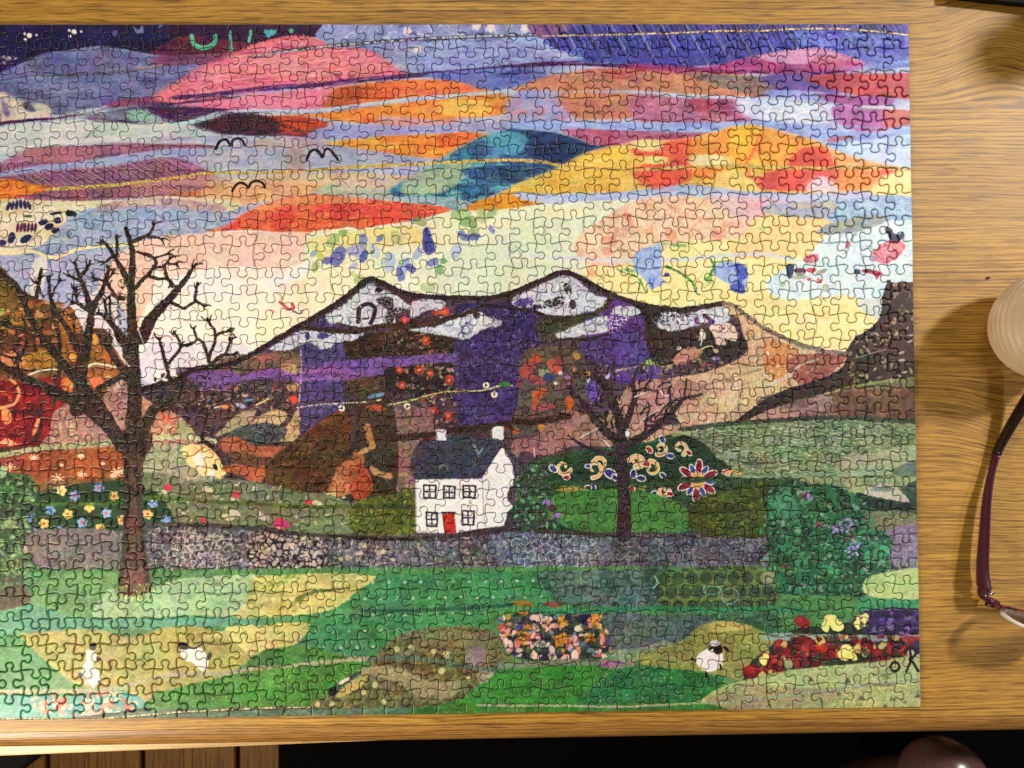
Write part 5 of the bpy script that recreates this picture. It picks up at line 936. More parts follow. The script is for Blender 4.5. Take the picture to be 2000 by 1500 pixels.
    # sheep
    P("1358,1290 1365,1275 1380,1266 1395,1266 1410,1275 1412,1290 1406,1302 1385,1312 1368,1306", "e4dce4 ece4ec", 8); D(1402, 1268, 9, "181418", 10, 10, rag=1.5); D(1418, 1267, 7, "181418", 3, 40); D(1388, 1266, 6, "181418", 3, -30); D(1396, 1256, 10, "d0ccdc", 6); L("1378,1312 1380,1320", 4, "181418"); L("1406,1298 1408,1306", 4, "181418"); L("1350,1286 1358,1290", 4, "282024")
    P("1352,1288".replace("1352,1288", "166,1272 176,1268 186,1274 188,1288 180,1298 192,1310 196,1325 190,1336 176,1338 164,1330 158,1315 162,1300 168,1288"), "e8dcd0 f0e0d4", 8); D(181, 1262, 7, "181418", 8, rag=1); D(163, 1277, 5, "181418", 3, -30); D(192, 1286, 5, "181418", 4, 20); D(156, 1317, 4, "181418", 4, -50); D(194, 1332, 4, "181418", 4, 30); L("176,1334 182,1342", 5, "e8dcd0")
    P("352,1268 368,1264 392,1266 404,1280 406,1296 400,1310 388,1306 376,1294 362,1288 352,1278", "ece0d8 f0e4dc", 8); D(358, 1261, 11, "181418", 7, 20, rag=1.5); L("366,1264 380,1266 390,1260 398,1254", 4, "181418", 2); D(408, 1282, 8, "181418", 4, -60, rag=1)
    # pansies at right
    P("1450,1330 1470,1290 1520,1250 1560,1225 1640,1220 1700,1195 1800,1200 1805,1290 1740,1296 1640,1300 1560,1305 1490,1320", "34443c 28382c 445444", 9, rag=2.5)
    P("1690,1190 1740,1180 1800,1185 1800,1240 1700,1238 1680,1215", "3c2468 50347c 2c1850 5c4484", 8, con=2.6); L("1680,1240 1740,1228 1800,1226", 2, "8c78a8", op=.7); P("1500,1236 1600,1238 1700,1240 1800,1240 1800,1252 1640,1250 1500,1250", "8ca494 98a8a0 6c8478", 7, 3)
    for x, y, r, c, e in ((1528, 1268, 22, "8c2430", "b03c3c"), (1575, 1262, 26, "741c20", "a02c2c"), (1612, 1270, 24, "8c2024", "c04030"), (1568, 1290, 24, "501418", "7c2024"), (1690, 1262, 20, "9c2834", "c04044"), (1720, 1280, 18, "741820", "a02c34"), (1755, 1265, 18, "6c1c1c", "8c2c28"), (1566, 1214, 16, "9c2c40", "b84450"), (1470, 1312, 20, "7c1c20", "b03028"), (1510, 1310, 22, "5c1418", "903028"), (1500, 1285, 16, "8c2830", "c84c3c")):
        D(x, y, r, c, r * .7, x % 70, rag=4); D(x - r * .3, y - r * .2, r * .5, e, r * .35, x % 50, rag=3, op=.8)
    B("1455,1325 1490,1270 1540,1245 1700,1240 1803,1245 1803,1285 1640,1298 1490,1322", "6c1820 8c2430 a43440 501418 7c3048 c05048 3c5040 2c3430 e0d080", 130, 4, 11, .7, op=.75, rag=3)
    for x, y, r in ((1622, 1210, 14), (1635, 1222, 14), (1612, 1224, 10), (1682, 1212, 12), (1676, 1220, 10), (1690, 1205, 8), (1655, 1270, 14), (1648, 1280, 13), (1665, 1282, 10), (1490, 1290, 9), (1496, 1282, 7), (1605, 1248, 7)): D(x, y, r, "ece488", r * .75, x % 90, rag=3)
    D(1602, 1250, 9, "c8b070", 9, rag=4); D(1600, 1248, 6, "7c2c20", 5, rag=3); D(1540, 1298, 8, "8c9c74", 10, rag=3); D(1710, 1250, 10, "a088a8", 4, rag=3, op=.7); D(1790, 1258, 7, "382c6c", 6, rag=2); D(1785, 1272, 14, "2c2060", 6, -10, rag=3)
    P("1340,1380 1370,1365 1400,1345 1450,1328 1500,1322 1560,1306 1640,1298 1720,1290 1800,1275 1820,1275 1820,1400 1340,1400", "a8b07c b4bc88 98a068 c0c890 8c9468", 12, con=2.2); P("1480,1320 1600,1302 1760,1290 1810,1290 1810,1330 1640,1340 1500,1345", "b4c890 a8bc80 c0cc98", 10, op=.8); P("1370,1375 1440,1335 1520,1340 1600,1345 1640,1352 1600,1378 1500,1388 1380,1390", "98906c a49c7c 847c64", 9, op=.8, rag=3)
    B("1480,1320 1790,1300 1790,1370 1500,1370", "6c7c68 54645c 7c8468", 20, 2.5, 5, .7, op=.6); L("1360,1378 1450,1368 1560,1355 1640,1345 1700,1338 1760,1330 1800,1325", 4.5, "9cac8c", rag=1.5, cols2="7c8c74 c4ccb4")
    for x, y in ((1680, 1362), (1792, 1357), (1584, 1326), (1655, 1328), (1728, 1380)): P([(x - 7, y + 5), (x, y - 6), (x + 7, y + 5)], "5c6c5c", 4, sm=False)
    P("840,1378 1000,1374 1200,1372 1380,1374 1380,1396 840,1400", "3c8438 4c8c40 34742c", 9, 3); L("930,1376 1000,1378 1100,1378 1200,1380 1300,1376 1380,1372", 4, "8c9c74", rag=1.5, cols2="b0b494")
    B("1690,1190 1800,1185 1800,1238 1690,1236", "2c1850 6c4c9c 4c3088 8468a8 3c5c48 241440", 60, 3, 9, .6, op=.7)
    B("60,1170 1500,1190 1400,1375 300,1380", "2c6838 7cac6c 3c7c44 a8b878 2c5c3c", 700, 1.2, 3.4, .5, op=.28)
    # painted monogram in the corner
    D(1780, 1276, 8, "b4bc98", 9, rag=2); L("1752,1294 1744,1294 1739,1302 1742,1309 1750,1310 1756,1304 1754,1296 1748,1293", 4.4, "201c20", rag=.8); L("1777,1266 1778,1286 1775,1299 1770,1311", 5, "201c20", rag=.8); L("1766,1276 1774,1266 1784,1267 1788,1275 1783,1284 1776,1288", 4.4, "201c20", rag=.8); L("1777,1287 1785,1297 1793,1311", 5, "201c20", rag=.8)
    # big tree
    t1 = dict(rag=1.9, cols2="44342c 5c4c48"); dk = "281c20"
    P("232,1155 238,1090 240,1020 242,960 240,900 225,860 240,840 290,840 296,870 280,900 276,960 280,1040 288,1100 292,1150 262,1160", "5c4238 6c4e42 4c362e", 10, rag=1.8)
    P("232,1125 240,1110 286,1110 292,1150 262,1165 236,1155", "6c4444 7c5450 5c3838", 7)
    L("238,870 246,900 247,960 245,1030 240,1090 234,1150", 12, dk, 10, **t1); L("278,860 270,900 270,950 274,1010 278,1060 284,1110 290,1150", 9, dk, 10, **t1); B("250,870 268,870 270,1110 250,1110", "342420 4c3830 2c2020", 46, 3, 6, .5, -30)
    for s_, a, b in (("262,880 260,840 262,800 262,760 260,700 258,650 256,600 256,560 258,520 258,490 250,460 246,446", 34, 8), ("252,555 240,530 222,500 208,478 196,470", 12, 6), ("228,500 228,480 229,460", 6, 5), ("222,498 210,508 200,512", 6, 4), ("262,470 280,462 292,456 296,448 300,436", 9, 5), ("290,462 305,464 318,468", 6, 4), ("268,492 280,495 300,503 304,512 300,520 290,535 275,550 265,562", 6, 8), ("302,503 320,498 330,494", 5, 3), ("300,522 318,520 330,508 334,502", 6, 4), ("328,515 346,516", 5, 4), ("292,540 308,544 328,546 336,560", 6, 6), ("322,522 325,540 335,558", 6, 6),
                     ("276,660 290,630 305,610 320,594 335,578 350,560 362,546 372,530 382,515", 26, 5), ("335,590 348,598 360,602 372,594 380,588 382,570 386,552", 6, 5), ("380,586 390,592 402,598", 6, 4), ("272,880 280,840 300,800 330,790 350,760 358,740", 26, 14),
                     ("250,700 240,660 215,630 200,615 190,612", 18, 6), ("250,690 230,660 222,640 215,620 214,585 212,580", 8, 5), ("208,615 205,595 204,585", 6, 5), ("240,583 225,578 216,565 210,552", 8, 6), ("210,550 195,547 180,543", 6, 4), ("150,800 155,760 160,720 168,680 174,640 178,610 186,590 195,575 202,560 208,540 212,520", 28, 6), ("176,600 170,580 163,560 155,540 148,520 145,512", 14, 5), ("155,548 143,542 133,535", 7, 4), ("160,536 168,525 176,508", 7, 5), ("208,550 214,540 226,526", 5, 3), ("173,606 160,598 150,592 138,590", 9, 6), ("150,592 148,578 147,562", 5, 4), ("140,585 144,568 146,562", 4, 3), ("160,596 152,590 148,575", 4, 3),
                     ("230,860 210,820 190,790 165,760 140,730 115,700 90,670 70,640 50,600 40,575 30,555 0,532", 26, 8), ("240,870 215,835 180,805 150,785 115,770 75,750 40,735 0,712 -20,700", 30, 12), ("115,735 116,700 115,660 105,620 100,600", 8, 8), ("150,680 130,640 110,610 100,585 96,560 94,540", 14, 5), ("102,578 108,560 118,543", 5, 3), ("70,580 76,550 80,525", 9, 5), ("84,580 76,562 68,545", 4, 3), ("60,642 30,640 0,632", 7, 8), ("35,730 34,690 32,665", 7, 5), ("34,700 44,685 54,668", 6, 5), ("0,690 15,696 30,700", 5, 5), ("180,790 190,760 215,745 235,735 248,720", 6, 14), ("250,740 225,700 205,670 190,650", 18, 8), ("105,790 108,760 106,735", 8, 8),
                     ("332,746 325,715 318,690 313,670 310,660", 8, 5), ("325,712 338,698 350,682 356,675", 7, 6), ("352,678 348,662 338,648", 6, 5), ("354,676 375,670 384,662 380,648 378,640", 6, 4), ("384,662 395,668 402,685 408,705", 6, 8), ("408,700 414,680 420,665 420,650 412,635 404,622", 7, 5), ("420,655 436,648 455,645", 6, 4), ("410,715 425,700 440,690 448,672 451,660", 9, 4), ("432,694 450,692 465,690", 7, 4)):
        L(s_, a, dk, b, **t1)
        e_ = q.pts(s_)[-2:]; d_ = e_[1] - e_[0]; l0 = max(np.hypot(*d_), 1e-6); th = math.atan2(d_[1], d_[0])
        if b <= 6:
            for z_ in range(2):
                an = th + (.55 if z_ else -.6) + q.rng.uniform(-.2, .2); ln = q.rng.uniform(9, 19); p0 = e_[0] + d_ * q.rng.uniform(.2, .8)
                L([p0, p0 + ln * .5 * np.array([math.cos(an), math.sin(an)]), p0 + ln * np.array([math.cos(an + .25), math.sin(an + .25)])], 3.6, dk, 2, rag=1.2)
    for z_ in range(34):      # fine twigs through the crown
        x0 = q.rng.uniform(20, 400); y0 = q.rng.uniform(560, 720); an = q.rng.uniform(-2.6, -.5); ln = q.rng.uniform(10, 26)
        L([(x0, y0), (x0 + ln * .5 * math.cos(an), y0 + ln * .5 * math.sin(an)), (x0 + ln * math.cos(an + .3), y0 + ln * math.sin(an + .3))], 3.2, dk, 1.8, rag=1.3) if x0 < 235 else None
    B("225,560 262,560 262,860 290,860 262,900 240,860", "5c4c48 6c5c58 1c1418 4c3c38", 130, 1.6, 4.5, .5, 70, .7)
    B("150,760 230,850 250,870 210,850 140,790", "6c5c58 1c1418 54443c", 50, 1.6, 4, .5, 40, .7); L("268,640 276,660 290,700", 2, "c8c0c8", bead=.6); L("218,670 232,690 252,715", 3, "dcd8e0", bead=.5)
    B("228,1145 300,1140 300,1170 240,1172 226,1160", "c8c470 98a048 7c8840 dcd88c 4c6430", 90, 2, 6, .3, 80)
    # loose grass by the wall foot at right
    B("1740,1100 1800,1100 1800,1125 1740,1120", "c8d8a8 5c6c54 a8c888", 50, 1.6, 4, .4, 80); P("1690,1130 1740,1115 1800,1112 1800,1165 1740,1172 1690,1160", "b0cc7c c0d494 a4c070", 12, op=.95); P("1680,1165 1740,1170 1800,1172 1800,1188 1740,1186 1680,1190", "4ca878 3c9468", 7)

INK_SAT, INK_GAIN, INK_BASE = .90, 1.0, .002
# ------------------------------------------------------------------ the jigsaw puzzle
NC, NR, PW, PH, PZ = 37, 28, .01805, .0175, .002
HPX = 1700; WPX = int(round(HPX * (NC * PW) / (NR * PH)))
def T_photo(p):
    p = np.asarray(p, float)
    d = np.stack([(p[:, 0] - 1000) / FPX, -(p[:, 1] - 750) / FPX, -np.ones(len(p))], 1) @ np.array(_RM).T
    t = (PZ - CAM_C[2]) / d[:, 2]
    x = CAM_C[0] + d[:, 0] * t; y = CAM_C[1] + d[:, 1] * t
    return np.stack([(x + NC * PW) / (NC * PW) * WPX, -y / (NR * PH) * HPX], 1)
q = Print(WPX, HPX, T_photo, HPX / 1345.0)
paint_sky(q); paint_hills(q); paint_land(q)
A = q.A
_b = (slice(0, HPX), slice(0, WPX))
for sc_, am in ((46, .06), (17, .075), (6, .06)):      # watery unevenness of the dyed cloth
    A = A * (1 + am * 2.4 * np.clip(1.05 - A.mean(2), .10, 1) * (q.noise(_b, sc_ * 1.5, sc_, 0, int(sc_) + 60, 3) - .5) * 2)[..., None]
fl_ = (q.noise(_b, 5, 2.0, -8, 91, 2) - .5) * 2 + (q.noise(_b, 2.2, 2.2, 0, 92, 1) - .5) * 1.2
A = A * (1 + .17 * np.clip(1.12 - A.mean(2), .10, 1) * 1.15 * fl_)[..., None]      # fibres and nap
for k_ in range(3):
    A[..., k_] += (.02 + .11 * np.clip(1 - A.mean(2), 0, 1)) * (q.noise(_b, 34, 22, 0, 70 + k_, 3) - .5) * 2 * (.35 + A[..., k_])
# paper never prints quite black or quite white
A = np.clip(A, 0, 1)
A = np.clip(A, 0, 1)
A = A + .16 * A * (1 - A) * (2 * A - 1) * 2 - .11 * A * (1 - A)      # printing curve
# earthier dyes in the landscape half
land = np.clip((np.arange(HPX) / HPX * 1345 - 520) / 60., 0, 1)[:, None]
gn = np.clip((A[..., 1] - np.maximum(A[..., 0], A[..., 2])) * 3.2, 0, 1) * land
vi = np.clip((A[..., 2] - np.maximum(A[..., 0], A[..., 1])) * 3.2, 0, 1) * land
lum = A.mean(2, keepdims=True); k_ = (gn * .13 + vi * .20)[..., None]
A = (A + (lum - A) * k_) * (1 - .05 * gn)[..., None] * (1 + .10 * vi)[..., None]
lum = A.mean(2, keepdims=True)
A = np.clip(lum + (A - lum) * INK_SAT, 0, 1) * INK_GAIN + INK_BASE
img = bpy.data.images.new("puzzle_print", WPX, HPX)
buf = np.ones((HPX, WPX, 4), np.float32); buf[..., :3] = A[::-1]
img.pixels.foreach_set(buf.ravel()); img.update(); img.pack()
del q, A, buf

mp = NT("printed_card")
uv = mp.add('ShaderNodeUVMap'); uv.uv_map = "print"
ti = mp.add('ShaderNodeTexImage'); ti.image = img; ti.interpolation = 'Cubic'; mp.link(uv.outputs[0], ti.inputs[0])
tc = mp.add('ShaderNodeTexCoord').outputs['Object']
weave = mp.noise(tc, 2600, 2, .6)
mp.link(mp.mix(.10, ti.outputs[0], mp.ramp(weave, [(.3, .25), (.7, 1.0)]), 'MULTIPLY'), mp.b.inputs['Base Color'])
mp.b.inputs['Roughness'].default_value = .38; mp.b.inputs['Specular IOR Level'].default_value = .38
mp.link(mp.math('ADD', mp.math('MULTIPLY', mp.noise(tc, 120, 2), .16), .34), mp.b.inputs['Roughness'])
mp.bump(weave, .10, .0002)
M_card = mp.m
M_core = plain("grey_board", "4a4238", .9)

rs = np.random.RandomState(11)
node = np.zeros((NR + 1, NC + 1, 2))
for r in range(NR + 1):
    for c in range(NC + 1):
        s = 1 if (r + c) % 2 else -1
        x, y = -NC * PW + c * PW, -r * PH
        if 0 < c < NC: x += s * .0011 + rs.uniform(-.0008, .0008) + math.sin(r * .9 + c * .25) * .0003
        if 0 < r < NR: y += -s * .0004 + rs.uniform(-.0005, .0005)
        node[r, c] = x, y
HALF = [(0, 0), (.08, -.016), (.17, -.040), (.26, -.056), (.335, -.048), (.385, -.008), (.400, .045), (.388, .095), (.360, .145), (.340, .195), (.340, .245), (.362, .295), (.402, .330), (.450, .348), (.5, .353)]
def edge(a, b, sgn):
    """tabbed cut from node a to node b, tab on the left when sgn is 1"""
    d = b - a; L = np.linalg.norm(d); n = np.array([-d[1], d[0]]) / L
    k = rs.uniform(-.022, .022); wsc = rs.uniform(.93, 1.07); hs = rs.uniform(.92, 1.06); sk = rs.uniform(-.03, .03)
    pts = HALF + [(1 - t, h) for t, h in reversed(HALF[:-1])]
    bow = rs.uniform(-.03, .03)
    out = []
    for t, h in pts:
        tt = .5 + (t - .5) * (wsc if .3 < t < .7 else 1) + k * math.sin(math.pi * t) + sk * max(h, 0)
        hh = h * hs * (1.0 if h > 0 else rs.uniform(.6, 1.2)) + bow * math.sin(2 * math.pi * t) * .4
        out.append(a + d * tt + n * (hh * PH * sgn))
    out[0], out[-1] = a.copy(), b.copy()
    return np.array(out)
Hs, Vs = {}, {}
for r in range(NR + 1):
    for c in range(NC):
        if r in (0, NR): Hs[r, c] = np.linspace(node[r, c], node[r, c + 1], 5)
        else: Hs[r, c] = edge(node[r, c], node[r, c + 1], (1 if (r + c) % 2 else -1) * (-1 if rs.rand() < .2 else 1))
for c in range(NC + 1):
    for r in range(NR):
        if c in (0, NC): Vs[r, c] = np.linspace(node[r, c], node[r + 1, c], 5)
        else: Vs[r, c] = edge(node[r, c], node[r + 1, c], (1 if (r + c) % 2 else -1) * (-1 if rs.rand() < .2 else 1))
def outline(r, c):   # clockwise from the top left corner
    return np.concatenate([Hs[r, c][:-1], Vs[r, c + 1][:-1], Hs[r + 1, c][::-1][:-1], Vs[r, c][::-1][:-1]])
def rings(P):
    n = len(P); a, b = np.roll(P, 1, 0), np.roll(P, -1, 0)
    e1 = P - a; e2 = b - P
    e1 /= np.linalg.norm(e1, axis=1)[:, None] + 1e-12; e2 /= np.linalg.norm(e2, axis=1)[:, None] + 1e-12
    m = e1 + e2; m /= np.linalg.norm(m, axis=1)[:, None] + 1e-9
    inw = np.stack([m[:, 1], -m[:, 0]], 1)       # right of travel = inside for clockwise
    k = 1 / np.clip((e1[:, 0] * m[:, 0] + e1[:, 1] * m[:, 1]), .6, 1)
    inw *= k[:, None]
    return inw
RING = ((.00022, -.00195), (.00022, -.00075), (.00036, -.00038), (.00060, -.00016), (.00104, 0))
def piece_geo(r, c):
    P = outline(r, c); inw = rings(P); n = len(P)
    tilt = rs.normal(0, .0055, 2); dz = rs.uniform(-.00012, .00010); ce = P.mean(0)
    V = []
    for ins, z in RING:
        Q = P + inw * ins
        zz = PZ + z + (dz + (Q - ce) @ tilt if z > -.001 else 0)
        V.append(np.concatenate([Q, np.broadcast_to(np.atleast_1d(zz), (n,))[:, None]], 1))
    V = np.concatenate(V)
    F = []
    for k in range(len(RING) - 1):
        for i in range(n):
            j = (i + 1) % n
            F.append((k * n + i, k * n + n + i, k * n + n + j, k * n + j))
    F.append(tuple(reversed(range((len(RING) - 1) * n, len(RING) * n))))
    return V, F, n
def make_piece(name, geos, org):
    Vs_, Fs, mi, sm, off = [], [], [], [], 0
    for V, F, n in geos:
        Vs_.append(V - org); Fs += [tuple(v + off for v in f) for f in F]; off += len(V)
        mi += [1] * n + [0] * (len(F) - n); sm += [True] * (len(F) - 1) + [False]
    V = np.concatenate(Vs_)
    me = bpy.data.meshes.new(name); me.from_pydata(V.tolist(), [], Fs)
    me.materials.append(M_card); me.materials.append(M_core)
    me.polygons.foreach_set('material_index', mi); me.polygons.foreach_set('use_smooth', sm)
    ul = me.uv_layers.new(name="print")
    li = np.zeros(len(me.loops), np.int32); me.loops.foreach_get('vertex_index', li)
    W = V + org
    u = np.stack([(W[:, 0] + NC * PW) / (NC * PW), 1 + W[:, 1] / (NR * PH)], 1)[li]
    ul.data.foreach_set('uv', u.astype(np.float32).ravel()); me.update()
    o = bpy.data.objects.new(name, me); col.objects.link(o); o.parent = puzzle; o.location = Vector(org) - puzzle.location
    return o
puzzle = thing("jigsaw_puzzle", "finished jigsaw puzzle of a patchwork landscape with a white cottage, bare trees and sunset sky", "puzzle", (-.32, -.245, .0))
allp = {}
for r in range(NR):
    for c in range(NC): allp[r, c] = piece_geo(r, c)
def area(rc):
    V, F, n = allp[rc]; P = V[-n:]; x, y = P[:, 0], P[:, 1]
    a = abs((x * np.roll(y, -1) - y * np.roll(x, -1)).sum()) / 2
    d = np.linalg.norm(P.mean(0) - np.array(CAM_C)); return a / d ** 2 if rc[1] > 0 else 0
big = sorted(allp, key=area, reverse=True)[:300]
for rc in sorted(big):
    V, F, n = allp[rc]; ce = V[-n:].mean(0)
    make_piece("puzzle_piece", [allp[rc]], np.array([ce[0], ce[1], PZ / 2]))
bs = set(big)
o = make_piece("puzzle_pieces", [allp[k] for k in allp if k not in bs], np.array([-.32, -.245, 0.]))
o['kind'] = 'stuff'

# ------------------------------------------------------------------ reading glasses, upside down on the table
def tube(name, pts, rad, mat, parent, seg=12, flat=None, closed=False):
    """tapering bar; rad = list of (half width, half height) per point"""
    pts = [Vector(p) for p in pts]; n = len(pts); vs, fs = [], []
    for i, p in enumerate(pts):
        a = pts[i - 1] if (i or closed) else p; b = pts[(i + 1) % n] if (i < n - 1 or closed) else p
        t = (b - a).normalized(); side = t.cross(Vector((0, 0, 1)))
        if side.length < 1e-4: side = Vector((1, 0, 0))
        side.normalize(); up = side.cross(t).normalized()
        w_, h_ = rad[i] if isinstance(rad, list) else rad
        for k in range(seg):
            an = 2 * math.pi * k / seg
            cx, sx = math.cos(an), math.sin(an)
            e = .75
            cx = math.copysign(abs(cx) ** e, cx); sx = math.copysign(abs(sx) ** e, sx)
            vs.append(p + side * (w_ * cx) + up * (h_ * sx))
    for i in range(n if closed else n - 1):
        for k in range(seg):
            j = (k + 1) % seg; a, b = i * seg, ((i + 1) % n) * seg
            fs.append((a + k, a + j, b + j, b + k))
    if not closed: fs += [tuple(reversed(range(seg))), tuple(range((n - 1) * seg, n * seg))]
    o = mesh_obj(name, rel(parent, vs) if parent else vs, fs, mat, parent, True)
    bm = bmesh.new(); bm.from_mesh(o.data); bmesh.ops.recalc_face_normals(bm, faces=bm.faces); bm.to_mesh(o.data); bm.free()
    return o
def spline(P, n=6):
    P = [Vector(p) for p in P]; out = []
    for i in range(len(P) - 1):
        a, b, c, d = P[max(i - 1, 0)], P[i], P[i + 1], P[min(i + 2, len(P) - 1)]
        for k in range(n):
            t = k / n; out.append(.5 * ((2 * b) + (c - a) * t + (2 * a - 5 * b + 4 * c - d) * t * t + (3 * b - a - 3 * c + d) * t ** 3))
    return out + [P[-1]]
M_plum = plain("plum_acetate", "451232", .28, coat=.3, grain=.25, scale=120)
M_black = plain("dark_acetate", "1c0c14", .3, coat=.4)
mt = NT("tortoise_acetate"); tc = mt.add('ShaderNodeTexCoord').outputs['Object']
mt.link(mt.ramp(mt.noise(tc, 170, 2, .5, .6), [(.38, "12060a"), (.48, "4c1420"), (.56, "8c3c24"), (.62, "2a0a12")]), mt.b.inputs['Base Color']); mt.b.inputs['Roughness'].default_value = .25; mt.b.inputs['Coat Weight'].default_value = .3
M_tort = mt.m
M_steel = plain("steel", "b8b4b8", .25, 1)
ml = NT("clear_lens"); ml.b.inputs['Base Color'].default_value = (.97, .97, .98, 1); ml.b.inputs['Transmission Weight'].default_value = .92
ml.b.inputs['Roughness'].default_value = .03; ml.b.inputs['IOR'].default_value = 1.5; M_edgeglass = ml.m
ml = NT("thin_lens"); fr = ml.add('ShaderNodeFresnel'); fr.inputs[0].default_value = 1.5
tr = ml.add('ShaderNodeBsdfTransparent'); gl = ml.add('ShaderNodeBsdfGlossy'); gl.inputs['Roughness'].default_value = .03
mx = ml.add('ShaderNodeMixShader'); ml.link(fr.outputs[0], mx.inputs[0]); ml.link(tr.outputs[0], mx.inputs[1]); ml.link(gl.outputs[0], mx.inputs[2])
ml.link(mx.outputs[0], [n for n in ml.n if n.type == 'OUTPUT_MATERIAL'][0].inputs[0]); M_lens = ml.m
me_ = NT("nylon_rim"); me_.b.inputs['Base Color'].default_value = lin("e8dcd8"); me_.b.inputs['Roughness'].default_value = .4; M_nyl = me_.m

hz = .0098
hinge = at(1922, 1153, hz)
glasses = thing("reading_glasses", "plum framed half rim glasses lying upside down on the oak, arms open", "glasses", (hinge.x, hinge.y, 0))
far = at(2300, 1222, hz)                                   # the other hinge, beyond the frame
ax = (far - hinge); ax.z = 0; fw = .134; ax.normalize(); far = hinge + ax * fw
back = Vector((-ax.y, ax.x, 0))                            # towards the arm tips
def arm(px, mirror=False):
    P = [at(x, y, z) for x, y, z in px]
    if mirror:
        mid = hinge + ax * (fw / 2); out = []
        for p in P:
            d = (p - mid).dot(ax); out.append(p - ax * (2 * d))
        P = out
    n = len(P); sp = spline(P, 6); m = len(sp)
    rad = []
    for i in range(m):
        t = i / (m - 1)
        wd = .0017 if t < .1 else .0015
        ht = .0078 - .0046 * min(1, t / .5) if t < .5 else .0032 + .0013 * math.sin(min(1, (t - .5) / .5) * math.pi * .8)
        wd = wd + (.0012 * max(0, t - .6) / .4)
        rad.append((wd, ht))
    return sp, rad
armpx = [(1922, 1148, .0100), (1919, 1110, .0098), (1922, 1050, .0090), (1927, 980, .0070), (1936, 925, .0050), (1949, 880, .0046), (1972, 836, .0075), (2002, 786, .0130), (2030, 744, .019)]
for mir in (False, True):
    sp, rad = arm(armpx, mir)
    k = int(len(sp) * .60)
    a = tube("temple_arm", sp[:k + 1], rad[:k + 1], M_plum, glasses)
    tube("arm_tip", sp[k:], [(w_ * 1.12, h_ * 1.12) for w_, h_ in rad[k:]], M_black, glasses)
    base = sp[0]
    e = ax if not mir else -ax
    # end piece that turns the corner, with the metal pin of the hinge
    tube("end_piece", spline([base + back * .001, base - back * .005 + e * .0004, base - back * .0075 + e * .004, base - back * .0085 + e * .009 - Vector((0, 0, .002))], 5), (.0023, .0055), M_plum, glasses)
    tube("hinge_pin", [base + e * .0032 - back * .002 + Vector((0, 0, -.004)), base + e * .0032 - back * .002 + Vector((0, 0, .005))], (.0011, .0011), M_steel, glasses, 10)
# brow bar, low on the table, and two lenses rising from it
def front(t, z):      # t 0..1 along the front; slight wrap
    return hinge + ax * (fw * t) - back * (.0085 + .004 * math.sin(math.pi * t)) + Vector((0, 0, z - hz))
bar = [front(t, z) for t, z in ((.03, .0100), (.08, .008), (.16, .0054), (.26, .0040), (.36, .0052), (.43, .0085), (.5, .0105), (.57, .0085), (.64, .0052), (.74, .0040), (.84, .0054), (.92, .008), (.97, .0100))]
tube("brow_bar", spline(bar, 4), (.0020, .0022), M_tort, glasses)
for s in (0, 1):
    tc0 = .25 if s == 0 else .75
    lp = []
    for k in range(40):
        a = 2 * math.pi * k / 40
        ex = .8
        u = math.copysign(abs(math.cos(a)) ** ex, math.cos(a)) * .192; v = math.copysign(abs(math.sin(a)) ** ex, math.sin(a))
        z = .0225 + v * .0165 * (1 if v > 0 else 1.0)
        p = front(tc0 + u, z); lean = (z - .006) * .20
        lp.append(p - back * lean)
    n = len(lp); ctr = sum(lp, Vector()) / n
    vs, fs = [], []
    for off in (-.0009, .0009):
        for ring in (1, .84, .42):
            for p in lp:
                w_ = ctr + (p - ctr) * ring; vs.append(w_ + back * (off - .0022 * (1 - ring * ring)))
        vs.append(ctr + back * (off - .0022))
    m_ = 3 * n + 1
    for f_, base in ((0, 0), (1, m_)):
        for rr_ in range(2):
            for k in range(n):
                j = (k + 1) % n; q_ = (base + rr_ * n + k, base + rr_ * n + j, base + rr_ * n + n + j, base + rr_ * n + n + k)
                fs.append(q_ if f_ == 0 else q_[::-1])
        for k in range(n):
            j = (k + 1) % n; q_ = (base + 2 * n + k, base + 2 * n + j, base + 3 * n); fs.append(q_ if f_ == 0 else q_[::-1])
    for k in range(n):
        j = (k + 1) % n; fs.append((j, k, m_ + k, m_ + j))
    o = mesh_obj("lens", rel(glasses, vs), fs, M_lens, glasses, True)
    o.data.materials.append(M_edgeglass)
    for pi, pf in enumerate(o.data.polygons):
        if len(pf.vertices) == 4 and (pi < n or 3 * n <= pi < 4 * n or pi >= 6 * n): pf.material_index = 1
    bm = bmesh.new(); bm.from_mesh(o.data); bmesh.ops.recalc_face_normals(bm, faces=bm.faces); bm.to_mesh(o.data); bm.free()
    rimp = lp[39:] + lp[:22]
    tube("lens_rim", rimp, (.0012, .0013), M_nyl, glasses, 8)
    # nose pad
    pc = front(.44 if s == 0 else .56, .020) + back * .006
    tube("nose_pad", [pc + Vector((0, 0, -.006)), pc, pc + Vector((0, 0, .006))], [(.0008, .002), (.0016, .0034), (.0008, .002)], M_nyl, glasses, 10)

